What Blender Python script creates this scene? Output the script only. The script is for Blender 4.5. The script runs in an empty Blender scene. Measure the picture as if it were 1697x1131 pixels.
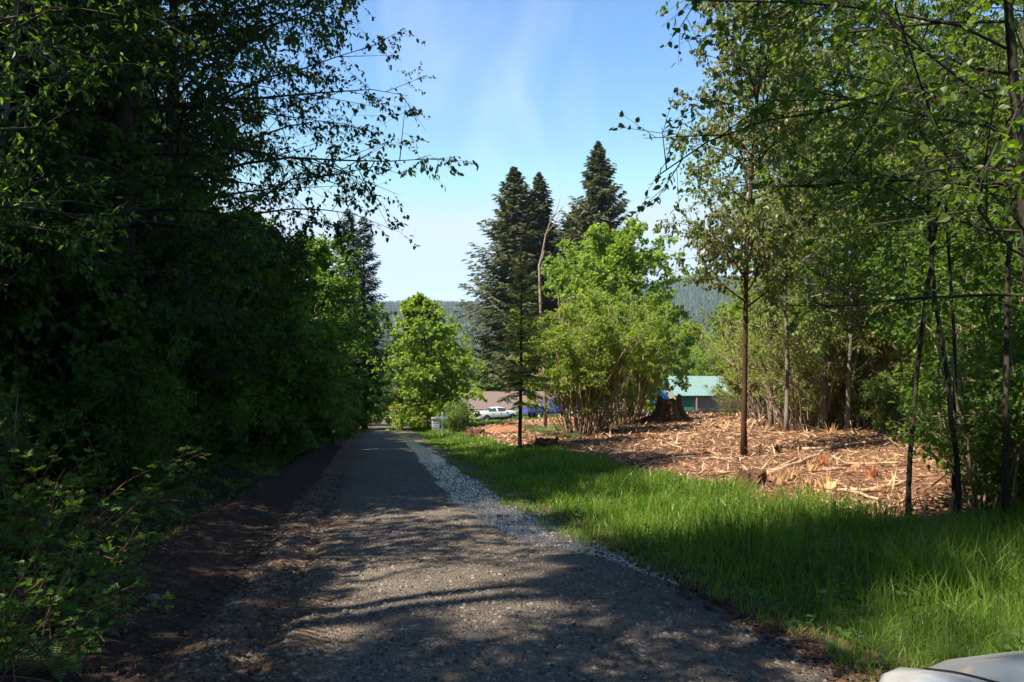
import bpy, math, random
import numpy as np
from mathutils import Vector, Matrix

# ------------------------------------------------------------------ camera, sky, sun, exposure
S = bpy.context.scene
COL = S.collection
PI = math.pi
EYE = 1.6
FPX = 1225.0
PITCH = math.atan(-53.5 / FPX)
cam_d = bpy.data.cameras.new('camera')
cam_d.sensor_width = 36.0
cam_d.lens = FPX / 1697 * 36.0
cam_d.clip_start = 0.05
cam_d.clip_end = 30000
cam = bpy.data.objects.new('camera', cam_d)
COL.objects.link(cam)
cam.location = (0, 0, EYE)
cam.rotation_euler = (PI / 2 + PITCH, 0, 0)
S.camera = cam

SUN_EL = math.radians(56)
SUN_AZ = math.atan2(-0.86, -0.42)          # direction to the sun, measured from +Y towards +X
TO_SUN = Vector((math.sin(SUN_AZ) * math.cos(SUN_EL), math.cos(SUN_AZ) * math.cos(SUN_EL), math.sin(SUN_EL)))
W = bpy.data.worlds.new('World')
S.world = W
W.use_nodes = True
wt = W.node_tree
wt.nodes.clear()
w_out = wt.nodes.new('ShaderNodeOutputWorld')
w_bg = wt.nodes.new('ShaderNodeBackground')
w_sky = wt.nodes.new('ShaderNodeTexSky')
w_sky.sky_type = 'NISHITA'
w_sky.sun_disc = False
w_sky.sun_elevation = SUN_EL
w_sky.sun_rotation = SUN_AZ % (2 * PI)
w_sky.altitude = 50
w_sky.air_density = 1.0
w_sky.dust_density = 0.0
w_sky.ozone_density = 2.5
w_bg.inputs['Strength'].default_value = 0.10
# thin cirrus: streaky noise over the whole dome
w_tc = wt.nodes.new('ShaderNodeTexCoord')
w_map = wt.nodes.new('ShaderNodeMapping')
w_map.inputs['Rotation'].default_value = (0.3, 0.5, 0.4)
w_map.inputs['Scale'].default_value = (3.2, 1.4, 1.6)
w_map.inputs['Location'].default_value = (2.42, 0.4, 1.2)
w_n = wt.nodes.new('ShaderNodeTexNoise')
w_n.inputs['Scale'].default_value = 1.5
w_n.inputs['Detail'].default_value = 5
w_n.inputs['Distortion'].default_value = 0.6
w_r = wt.nodes.new('ShaderNodeMapRange')
w_r.inputs['From Min'].default_value = 0.56
w_r.inputs['From Max'].default_value = 0.85
w_r.inputs['To Max'].default_value = 0.22
w_mix = wt.nodes.new('ShaderNodeMix')
w_mix.data_type = 'RGBA'
w_mix.inputs['B'].default_value = (6.6, 6.4, 7.4, 1)
wt.links.new(w_tc.outputs['Generated'], w_map.inputs['Vector'])
wt.links.new(w_map.outputs['Vector'], w_n.inputs['Vector'])
wt.links.new(w_n.outputs['Fac'], w_r.inputs['Value'])
wt.links.new(w_r.outputs['Result'], w_mix.inputs['Factor'])
w_hs = wt.nodes.new('ShaderNodeHueSaturation')
w_hs.inputs['Saturation'].default_value = 1.13
w_hs.inputs['Hue'].default_value = 0.498
w_hs.inputs['Value'].default_value = 0.95
wt.links.new(w_sky.outputs['Color'], w_hs.inputs['Color'])
w_cap = wt.nodes.new('ShaderNodeMix')
w_cap.data_type = 'RGBA'
w_cap.blend_type = 'DARKEN'
w_cap.inputs['Factor'].default_value = 1.0
w_cap.inputs['B'].default_value = (2.9, 3.65, 4.4, 1)
wt.links.new(w_hs.outputs['Color'], w_cap.inputs['A'])
wt.links.new(w_cap.outputs['Result'], w_mix.inputs['A'])
wt.links.new(w_mix.outputs['Result'], w_bg.inputs['Color'])
wt.links.new(w_bg.outputs['Background'], w_out.inputs['Surface'])

sun_d = bpy.data.lights.new('sun', 'SUN')
sun_d.energy = 5.0
sun_d.angle = math.radians(0.53)
sun_d.color = (1.0, 0.91, 0.77)
sun = bpy.data.objects.new('sun', sun_d)
COL.objects.link(sun)
sun.location = TO_SUN * 60
sun.rotation_euler = (-TO_SUN).to_track_quat('-Z', 'Y').to_euler()

S.render.engine = 'CYCLES'
S.cycles.max_bounces = 6
S.cycles.diffuse_bounces = 3
S.cycles.glossy_bounces = 3
S.cycles.transmission_bounces = 4
S.cycles.transparent_max_bounces = 8
S.cycles.volume_bounces = 1
S.cycles.use_denoising = True
S.cycles.sample_clamp_indirect = 6
S.view_settings.view_transform = 'Standard'
S.view_settings.look = 'None'
S.view_settings.exposure = 1.35
S.view_settings.gamma = 1.0
S.view_settings.use_curve_mapping = False

# ------------------------------------------------------------------ helpers: noise, projection, meshes
R0 = np.random.default_rng(7)
_LAT = R0.random((256, 256))

def vnoise(x, y):
    x = np.asarray(x, float); y = np.asarray(y, float)
    xi = np.floor(x).astype(int); yi = np.floor(y).astype(int)
    fx = x - xi; fy = y - yi
    fx = fx * fx * (3 - 2 * fx); fy = fy * fy * (3 - 2 * fy)
    g = lambda a, b: _LAT[a & 255, b & 255]
    return (g(xi, yi) * (1 - fx) + g(xi + 1, yi) * fx) * (1 - fy) + (g(xi, yi + 1) * (1 - fx) + g(xi + 1, yi + 1) * fx) * fy

def fbm(x, y, o=4):
    s = 0; a = 0.5
    for k in range(o):
        s = s + a * (vnoise(x * 2 ** k + 17.3 * k, y * 2 ** k + 5.1 * k) - 0.5); a *= 0.5
    return s

def sstep(a, b, x):
    t = np.clip((x - a) / (b - a), 0, 1)
    return t * t * (3 - 2 * t)

RY = np.array([-70, -20, 0, 6.3, 20, 35, 50, 66, 80, 100, 130, 170, 230, 320])
RX = np.array([14, 4.55, 0.76, -0.43, -3.0, -5.9, -8.7, -11.5, -13.9, -17.0, -21.4, -27, -36, -50])
def road_c(y):
    return (np.interp(np.asarray(y) - 3, RY, RX) + np.interp(y, RY, RX) + np.interp(np.asarray(y) + 3, RY, RX)) / 3
ROAD_HW = 2.2

def ridge(x, y):
    a = np.arctan2(x, np.maximum(y, 1))
    return 2 + 78 * sstep(0.06, 0.24, a) + 26 * fbm(a * 9 + 3, a * 0 + 2, 3) + 40 * sstep(0.3, 0.7, -a)

def height(x, y):
    x = np.asarray(x, float); y = np.asarray(y, float)
    t = x - road_c(y) - ROAD_HW
    s = road_c(y) - ROAD_HW - x
    z = -0.137 * np.clip(y, -40, 150) - 0.16 * np.clip(y - 150, 0, 110)
    near = 1 - sstep(110, 170, y)
    rise = 0.07 * np.clip(t - 1.0, 0, 16) + 0.03 * np.clip(t - 17, 0, 60)
    z = z + near * (rise - 0.10 * np.exp(-((t - 0.7) / 0.5) ** 2))
    z = z + near * (0.16 * np.exp(-((s - 0.75) / 0.35) ** 2) - 0.16 * np.exp(-((s - 1.5) / 0.4) ** 2) + 0.10 * np.clip(s - 2.2, 0, 12))
    off = np.clip(np.maximum(t, s) / 1.5, 0, 1)
    z = z + near * off * (0.28 * fbm(x * 0.35, y * 0.35, 3) + 0.12 * fbm(x * 1.7, y * 1.7, 3))
    z = z + near * np.clip(s / 0.4, 0, 1) * (1 - sstep(2.5, 4, s)) * 0.22 * fbm(x * 2.3, y * 2.3, 5)
    d = np.hypot(x, y)
    far = sstep(950, 2300, d) * (y > 0)
    z = z + far * (ridge(x, y) - z) + sstep(200, 500, d) * 7 * fbm(x * 0.004, y * 0.004, 4)
    z = np.where(y > 4500, z - 150 * sstep(2500, 5000, d), z)
    return z

def H(x, y):
    return float(height(np.array([x]), np.array([y]))[0])

CP, SP = math.cos(PITCH), math.sin(PITCH)
def ray(u, v):
    a = (u - 848.5) / FPX; b = -(v - 565.5) / FPX
    return np.array([a, CP - SP * b, SP + CP * b])

def at(u, v, d):
    """point at ground distance y = d on the line of sight of photo pixel (u, v)"""
    r = ray(u, v); r = r / r[1]
    return np.array([r[0] * d, d, EYE + r[2] * d])

def on_ground(u, v):
    r = ray(u, v); r = r / r[1]
    ds = np.concatenate([np.arange(2, 60, 0.05), np.arange(60, 400, 0.3)])
    z = EYE + r[2] * ds
    h = height(r[0] * ds, ds)
    k = int(np.argmax(z <= h)) if (z <= h).any() else len(ds) - 1
    return np.array([r[0] * ds[k], ds[k], h[k]])

def col_at(u, d):
    x = (u - 848.5) / FPX * d
    return np.array([x, d, H(x, d)])

def norm(a):
    return a / np.maximum(np.linalg.norm(a, axis=-1, keepdims=True), 1e-9)

class G:
    """collects triangles and quads, then links them as ONE mesh object"""
    def __init__(s):
        s.v = []; s.t = []; s.q = []; s.n = 0
    def add(s, v, t=None, q=None):
        v = np.asarray(v, float).reshape(-1, 3)
        if t is not None and len(t): s.t.append(np.asarray(t, int).reshape(-1, 3) + s.n)
        if q is not None and len(q): s.q.append(np.asarray(q, int).reshape(-1, 4) + s.n)
        s.v.append(v); s.n += len(v)
    def mesh(s, name, mat, smooth=False):
        v = np.concatenate(s.v) if s.v else np.zeros((0, 3))
        t = np.concatenate(s.t) if s.t else np.zeros((0, 3), int)
        q = np.concatenate(s.q) if s.q else np.zeros((0, 4), int)
        me = bpy.data.meshes.new(name)
        me.vertices.add(len(v)); me.vertices.foreach_set('co', v.ravel())
        me.loops.add(t.size + q.size)
        me.loops.foreach_set('vertex_index', np.concatenate([t.ravel(), q.ravel()]).astype(np.int32))
        me.polygons.add(len(t) + len(q))
        st = np.concatenate([np.arange(len(t)) * 3, t.size + np.arange(len(q)) * 4]).astype(np.int32)
        me.polygons.foreach_set('loop_start', st)
        me.polygons.foreach_set('use_smooth', np.full(len(t) + len(q), smooth))
        me.update(calc_edges=True)
        me.validate()
        if mat: me.materials.append(mat)
        return me
    def build(s, name, mat, parent=None, smooth=False):
        o = bpy.data.objects.new(name, s.mesh(name, mat, smooth))
        COL.objects.link(o)
        if parent: o.parent = parent
        return o

def tube(g, pts, rad, sides=6, cap=True):
    pts = np.asarray(pts, float); n = len(pts)
    rad = np.broadcast_to(np.asarray(rad, float), (n,))
    tan = norm(np.gradient(pts, axis=0))
    ref = np.array([0, 0, 1.0]) if abs(tan[:, 2]).mean() < 0.8 else np.array([1.0, 0, 0])
    a = norm(np.cross(tan, ref)); b = np.cross(tan, a)
    th = np.arange(sides) * 2 * PI / sides
    ring = pts[:, None] + rad[:, None, None] * (a[:, None] * np.cos(th)[None, :, None] + b[:, None] * np.sin(th)[None, :, None])
    i = np.arange(n - 1)[:, None] * sides; j = np.arange(sides)[None]; k = (j + 1) % sides
    q = np.stack([i + j, i + k, i + sides + k, i + sides + j], -1).reshape(-1, 4)
    v = ring.reshape(-1, 3); t = []
    if cap:
        v = np.concatenate([v, pts[[0]], pts[[-1]]])
        m = n * sides
        for j2 in range(sides):
            t.append((m, (j2 + 1) % sides, j2)); t.append((m + 1, (n - 1) * sides + j2, (n - 1) * sides + (j2 + 1) % sides))
    g.add(v, t, q)

def prisms(g, a, b, ra, rb):
    """many straight three-sided twigs"""
    a = np.asarray(a); b = np.asarray(b); n = len(a)
    if n == 0: return
    d = norm(b - a)
    ref = np.where(np.abs(d[:, 2:3]) < 0.9, np.array([[0, 0, 1.0]]), np.array([[1.0, 0, 0]]))
    u = norm(np.cross(d, ref)); w = np.cross(d, u)
    th = np.arange(3) * 2 * PI / 3
    off = u[:, None] * np.cos(th)[None, :, None] + w[:, None] * np.sin(th)[None, :, None]
    ra = np.broadcast_to(ra, (n,))[:, None, None]; rb = np.broadcast_to(rb, (n,))[:, None, None]
    v = np.concatenate([a[:, None] + off * ra, b[:, None] + off * rb], 1)
    base = (np.arange(n) * 6)[:, None]
    q = np.concatenate([base + np.array([[j, (j + 1) % 3, 3 + (j + 1) % 3, 3 + j]]) for j in range(3)])
    g.add(v.reshape(-1, 3), None, q)

def leaves(g, p, d, nrm, L, Wd, kind='diamond', fold=0.12):
    p = np.asarray(p); n = len(p)
    if n == 0: return
    d = norm(d); s = norm(np.cross(d, nrm)); m = np.cross(s, d)
    L = np.broadcast_to(L, (n,))[:, None]; Wd = np.broadcast_to(Wd, (n,))[:, None]
    if kind == 'diamond':
        prof = [(0, 0), (0.42, 0.5), (1, 0), (0.42, -0.5)]; tr = [(0, 1, 2), (0, 2, 3)]
    elif kind == 'ovate':
        prof = [(0, 0), (0.22, 0.42), (0.6, 0.42), (1, 0), (0.6, -0.42), (0.22, -0.42)]; tr = [(0, 1, 2), (0, 2, 3), (0, 3, 4), (0, 4, 5)]
    elif kind == 'lobed':
        prof = [(0, 0), (0.05, 0.38), (0.62, 0.55), (0.48, 0.2), (1, 0), (0.48, -0.2), (0.62, -0.55), (0.05, -0.38)]
        tr = [(0, 1, 2), (0, 2, 3), (0, 3, 4), (0, 4, 5), (0, 5, 6), (0, 6, 7)]
    v = [p + d * (L * a) + s * (Wd * b) + m * (Wd * abs(b) * fold * 2 - L * a * a * fold) for a, b in prof]
    k = len(prof)
    v = np.stack(v, 1).reshape(-1, 3)
    t = ((np.arange(n) * k)[:, None, None] + np.array(tr)[None]).reshape(-1, 3)
    g.add(v, t)

def ribbons(g, p0, p1, p2, w):
    """grass blades: base, bend, tip"""
    n = len(p0)
    d = norm(p1 - p0); s = norm(np.cross(d, R0.normal(size=(n, 3))))
    w = np.broadcast_to(w, (n,))[:, None]
    v = np.stack([p0 - s * w / 2, p0 + s * w / 2, p1 - s * w * .4, p1 + s * w * .4, p2], 1).reshape(-1, 3)
    b = np.arange(n) * 5
    g.add(v, np.stack([b + 2, b + 3, b + 4], -1), np.stack([b, b + 1, b + 3, b + 2], -1))

def box(g, c, sz, rz=0.0, R=None):
    x, y, z = np.array(sz) / 2.0
    v = np.array([[sx * x, sy * y, sz_ * z] for sz_ in (-1, 1) for sy in (-1, 1) for sx in (-1, 1)])
    if R is None:
        ca, sa = math.cos(rz), math.sin(rz)
        R = np.array([[ca, -sa, 0], [sa, ca, 0], [0, 0, 1]])
    g.add(v @ R.T + np.asarray(c), None, [(0, 2, 3, 1), (4, 5, 7, 6), (0, 1, 5, 4), (2, 6, 7, 3), (0, 4, 6, 2), (1, 3, 7, 5)])

def tag(o, label=None, cat=None, group=None, kind=None):
    if label: o['label'] = label
    if cat: o['category'] = cat
    if group: o['group'] = group
    if kind: o['kind'] = kind
    return o

def empty(name, loc, rz=0.0):
    o = bpy.data.objects.new(name, None)
    o.empty_display_size = 0.3
    o.location = loc; o.rotation_euler = (0, 0, rz)
    COL.objects.link(o)
    return o

KIDS = {}
def copy_tree(o, parent=None):
    c = o.copy(); COL.objects.link(c)
    if parent: c.parent = parent
    for ch in list(o.children): copy_tree(ch, c)
    return c

# ------------------------------------------------------------------ materials
class N:
    def __init__(s, name):
        s.m = bpy.data.materials.new(name); s.m.use_nodes = True
        s.t = s.m.node_tree; s.t.nodes.clear()
        s.out = s.n('ShaderNodeOutputMaterial')
    def n(s, t, **kw):
        nd = s.t.nodes.new(t)
        for k, v in kw.items():
            if k.startswith('i_'): nd.inputs[k[2:].replace('_', ' ')].default_value = v
            else: setattr(nd, k, v)
        return nd
    def l(s, a, b): s.t.links.new(a, b)
    def noise(s, scale, detail=4, rough=0.55, vec=None):
        nd = s.n('ShaderNodeTexNoise'); nd.inputs['Scale'].default_value = scale; nd.inputs['Detail'].default_value = detail
        nd.inputs['Roughness'].default_value = rough
        if vec is None:
            vec = s.n('ShaderNodeTexCoord').outputs['Object']
        s.l(vec, nd.inputs['Vector'])
        return nd.outputs['Fac']
    def ramp(s, fac, stops):
        nd = s.n('ShaderNodeValToRGB'); cr = nd.color_ramp
        while len(cr.elements) < len(stops): cr.elements.new(0.5)
        for e, (p, c) in zip(cr.elements, stops):
            e.position = p; e.color = (*c, 1) if len(c) == 3 else c
        s.l(fac, nd.inputs['Fac']); return nd.outputs['Color']
    def mix(s, fac, a, b, blend='MIX'):
        nd = s.n('ShaderNodeMix', data_type='RGBA', blend_type=blend)
        for key, val in (('Factor', fac), ('A', a), ('B', b)):
            if isinstance(val, (int, float)): nd.inputs[key].default_value = val
            elif isinstance(val, tuple): nd.inputs[key].default_value = (*val, 1)
            else: s.l(val, nd.inputs[key])
        return nd.outputs['Result']
    def math(s, op, a, b=0.0, clamp=False):
        nd = s.n('ShaderNodeMath', operation=op, use_clamp=clamp)
        for k, val in ((0, a), (1, b)):
            if isinstance(val, (int, float)): nd.inputs[k].default_value = val
            else: s.l(val, nd.inputs[k])
        return nd.outputs[0]
    def bsdf(s, color=None, rough=0.8, spec=0.3, metal=0.0, bump=None, bstr=0.4, bdist=0.02):
        b = s.n('ShaderNodeBsdfPrincipled')
        if isinstance(color, tuple): b.inputs['Base Color'].default_value = (*color, 1)
        elif color is not None: s.l(color, b.inputs['Base Color'])
        if isinstance(rough, (int, float)): b.inputs['Roughness'].default_value = rough
        else: s.l(rough, b.inputs['Roughness'])
        b.inputs['Specular IOR Level'].default_value = spec
        b.inputs['Metallic'].default_value = metal
        if bump is not None:
            bp = s.n('ShaderNodeBump'); bp.inputs['Strength'].default_value = bstr; bp.inputs['Distance'].default_value = bdist
            s.l(bump, bp.inputs['Height']); s.l(bp.outputs['Normal'], b.inputs['Normal'])
        return b
    def done(s, sh):
        s.l(sh.outputs[0] if not hasattr(sh, 'is_output') else sh, s.out.inputs['Surface']); return s.m

def leaf_mat(name, c1, c2, c3=None, trans=0.45, rough=0.45, spec=0.35):
    k = N(name)
    geo = k.n('ShaderNodeNewGeometry'); oi = k.n('ShaderNodeObjectInfo')
    c3 = c3 or c2
    col = k.ramp(geo.outputs['Random Per Island'], [(0.0, c1), (0.6, c2), (1.0, c3)])
    hsv = k.n('ShaderNodeHueSaturation')
    k.l(k.math('MULTIPLY_ADD', oi.outputs['Random'], 0.35), hsv.inputs['Value'])
    hsv.inputs['Value'].default_value = 1
    nd = k.n('ShaderNodeMapRange'); nd.inputs['To Min'].default_value = 0.9; nd.inputs['To Max'].default_value = 1.15
    k.l(oi.outputs['Random'], nd.inputs['Value']); k.l(nd.outputs['Result'], hsv.inputs['Value'])
    nh = k.n('ShaderNodeMapRange'); nh.inputs['To Min'].default_value = 0.492; nh.inputs['To Max'].default_value = 0.508
    k.l(oi.outputs['Random'], nh.inputs['Value']); k.l(nh.outputs['Result'], hsv.inputs['Hue'])
    k.l(col, hsv.inputs['Color']); col = hsv.outputs['Color']
    b = k.bsdf(col, rough, spec)
    tr = k.n('ShaderNodeBsdfTranslucent')
    tc = k.mix(1.0, col, (1.0, 1.0, 0.45), 'MULTIPLY')
    k.l(k.mix(1.0, tc, (1.9, 2.0, 1.5), 'MULTIPLY'), tr.inputs['Color'])
    mx = k.n('ShaderNodeMixShader'); mx.inputs[0].default_value = trans
    k.l(b.outputs[0], mx.inputs[1]); k.l(tr.outputs[0], mx.inputs[2])
    return k.done(mx)

def plain(name, c, rough=0.6, spec=0.3, metal=0.0, var=0.12, scale=6.0, bstr=0.0):
    k = N(name)
    f = k.noise(scale, 5)
    col = k.mix(f, tuple(x * (1 - var) for x in c), tuple(min(1, x * (1 + var)) for x in c))
    return k.done(k.bsdf(col, rough, spec, metal, bump=f if bstr else None, bstr=bstr))

def bark_mat(name, c1, c2, moss=0.0, scale=7.0):
    k = N(name)
    tc = k.n('ShaderNodeTexCoord'); mp = k.n('ShaderNodeMapping'); mp.inputs['Scale'].default_value = (1, 1, 0.22)
    k.l(tc.outputs['Object'], mp.inputs['Vector'])
    f = k.noise(scale, 6, 0.65, mp.outputs['Vector'])
    col = k.ramp(f, [(0.3, c1), (0.7, c2)])
    if moss:
        mf = k.noise(2.3, 4)
        col = k.mix(k.ramp(mf, [(0.62 - moss * 0.3, (0, 0, 0)), (0.72 - moss * 0.2, (1, 1, 1))]), col, (0.045, 0.06, 0.015))
    return k.done(k.bsdf(col, 0.9, 0.15, bump=f, bstr=0.7, bdist=0.03))

M = {}
M['maple'] = leaf_mat('maple_leaf', (0.13, 0.20, 0.028), (0.18, 0.25, 0.042), (0.225, 0.28, 0.07), trans=0.55)
M['maple_b'] = leaf_mat('bush_maple_leaf', (0.14, 0.215, 0.032), (0.19, 0.27, 0.048), (0.24, 0.30, 0.075), trans=0.58)
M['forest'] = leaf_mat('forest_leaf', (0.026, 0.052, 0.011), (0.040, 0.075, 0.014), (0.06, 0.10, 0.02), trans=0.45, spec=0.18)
M['alder'] = leaf_mat('alder_leaf', (0.09, 0.14, 0.022), (0.125, 0.18, 0.03), (0.18, 0.215, 0.06), trans=0.5)
M['pale'] = leaf_mat('pale_leaf', (0.10, 0.135, 0.035), (0.15, 0.175, 0.055), (0.19, 0.19, 0.085), trans=0.45, spec=0.5)
M['willow'] = leaf_mat('willow_leaf', (0.13, 0.195, 0.028), (0.18, 0.25, 0.042), (0.225, 0.27, 0.07), trans=0.55)
M['near'] = leaf_mat('near_leaf', (0.055, 0.092, 0.014), (0.082, 0.125, 0.018), (0.125, 0.17, 0.03), trans=0.5)
M['under'] = leaf_mat('understory_leaf', (0.06, 0.115, 0.018), (0.085, 0.155, 0.024), (0.13, 0.20, 0.035), trans=0.55)
M['fir'] = leaf_mat('fir_needle', (0.06, 0.07, 0.032), (0.085, 0.095, 0.043), (0.115, 0.115, 0.055), trans=0.2, rough=0.75, spec=0.12)
M['fir_dark'] = leaf_mat('dark_fir_needle', (0.014, 0.028, 0.012), (0.022, 0.04, 0.016), (0.03, 0.05, 0.022), trans=0.15, rough=0.75, spec=0.12)
M['cedar'] = leaf_mat('cedar_spray', (0.14, 0.18, 0.045), (0.18, 0.215, 0.06), (0.22, 0.23, 0.08), trans=0.5, rough=0.55)
M['brown_fir'] = leaf_mat('brown_needle', (0.035, 0.04, 0.022), (0.055, 0.055, 0.03), (0.07, 0.06, 0.035), trans=0.1, rough=0.7)
M['broom'] = leaf_mat('broom_leaf', (0.10, 0.13, 0.02), (0.17, 0.17, 0.02), (0.42, 0.30, 0.02), trans=0.35)
M['fern'] = leaf_mat('fern_leaf', (0.035, 0.085, 0.015), (0.06, 0.13, 0.02), (0.085, 0.16, 0.03), trans=0.4)
M['grass'] = leaf_mat('grass_blade', (0.085, 0.15, 0.018), (0.12, 0.20, 0.026), (0.21, 0.24, 0.065), trans=0.45, rough=0.4)
M['hill_tree'] = leaf_mat('hill_tree_needle', (0.012, 0.026, 0.014), (0.022, 0.042, 0.02), (0.05, 0.085, 0.03), trans=0.05, rough=0.8)
M['bark'] = bark_mat('grey_brown_bark', (0.035, 0.026, 0.02), (0.11, 0.09, 0.07), 0.4)
M['bark_dark'] = bark_mat('dark_bark', (0.025, 0.018, 0.014), (0.07, 0.055, 0.045), 0.3)
M['bark_fir'] = bark_mat('fir_bark', (0.03, 0.02, 0.015), (0.10, 0.07, 0.05))
M['bark_alder'] = bark_mat('alder_bark', (0.10, 0.085, 0.07), (0.26, 0.235, 0.20), 0.15, 4.0)
M['bark_red'] = bark_mat('red_brown_bark', (0.04, 0.02, 0.012), (0.10, 0.053, 0.03), 0.1, 5.0)
M['bark_twig'] = bark_mat('twig_bark', (0.16, 0.11, 0.08), (0.36, 0.27, 0.20), 0.0, 6.0)
M['snag'] = bark_mat('bare_wood', (0.16, 0.12, 0.09), (0.36, 0.28, 0.22), 0.0, 5.0)
M['cane'] = bark_mat('cane_bark', (0.10, 0.04, 0.025), (0.22, 0.11, 0.07), 0.0, 8.0)

def chip_mat(name, c1, c2, c3):
    k = N(name)
    geo = k.n('ShaderNodeNewGeometry')
    col = k.ramp(geo.outputs['Random Per Island'], [(0.0, c1), (0.55, c2), (1.0, c3)])
    f = k.noise(14, 4)
    col = k.mix(k.math('MULTIPLY', f, 0.5), col, (0.12, 0.06, 0.03))
    return k.done(k.bsdf(col, 0.85, 0.2))
M['chip'] = chip_mat('wood_chip', (0.13, 0.062, 0.033), (0.38, 0.21, 0.115), (0.66, 0.48, 0.32))
M['dead_twig'] = chip_mat('dead_twig', (0.09, 0.055, 0.035), (0.17, 0.10, 0.06), (0.26, 0.16, 0.10))

def cut_wood(name, c1, c2):
    k = N(name)
    tc = k.n('ShaderNodeTexCoord'); mp = k.n('ShaderNodeMapping'); mp.inputs['Scale'].default_value = (9, 9, 1.4)
    k.l(tc.outputs['Object'], mp.inputs['Vector'])
    f = k.noise(3, 6, 0.6, mp.outputs['Vector'])
    return k.done(k.bsdf(k.ramp(f, [(0.3, c1), (0.7, c2)]), 0.8, 0.2, bump=f, bstr=0.6, bdist=0.02))
M['cut'] = cut_wood('fresh_cut_wood', (0.30, 0.15, 0.06), (0.62, 0.40, 0.20))
M['cut_red'] = cut_wood('red_cut_wood', (0.20, 0.07, 0.03), (0.40, 0.16, 0.07))
M['log'] = cut_wood('peeled_stick', (0.28, 0.18, 0.10), (0.58, 0.42, 0.26))
M['old_wood'] = cut_wood('old_stump_wood', (0.03, 0.017, 0.011), (0.15, 0.075, 0.042))

def ground_mat():
    k = N('ground_soil')
    at_ = k.n('ShaderNodeAttribute'); at_.attribute_name = 'zone'
    sep = k.n('ShaderNodeSeparateColor'); k.l(at_.outputs['Color'], sep.inputs['Color'])
    tc = k.n('ShaderNodeTexCoord')
    n1 = k.noise(1.1, 6, 0.6, tc.outputs['Object']); n2 = k.noise(9, 6, 0.7, tc.outputs['Object']); n3 = k.noise(45, 3, 0.6, tc.outputs['Object'])
    far_n = k.noise(0.012, 5, 0.6, tc.outputs['Object'])
    field = k.ramp(far_n, [(0.42, (0.03, 0.05, 0.018)), (0.52, (0.08, 0.075, 0.045)), (0.6, (0.025, 0.045, 0.016))])
    clear = k.ramp(n2, [(0.3, (0.10, 0.048, 0.027)), (0.55, (0.19, 0.10, 0.055)), (0.75, (0.28, 0.17, 0.10))])
    grs = k.ramp(n2, [(0.3, (0.03, 0.05, 0.012)), (0.7, (0.06, 0.095, 0.02))])
    fl = k.ramp(n2, [(0.3, (0.022, 0.014, 0.01)), (0.6, (0.06, 0.038, 0.026)), (0.8, (0.10, 0.07, 0.045))])
    c = k.mix(sep.outputs['Blue'], field, fl)
    c = k.mix(sep.outputs['Green'], c, grs)
    c = k.mix(sep.outputs['Red'], c, clear)
    h = k.math('ADD', k.math('MULTIPLY', n2, 0.7), k.math('MULTIPLY', n3, 0.4))
    return k.done(k.bsdf(c, 0.95, 0.1, bump=h, bstr=0.8, bdist=0.06))

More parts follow.
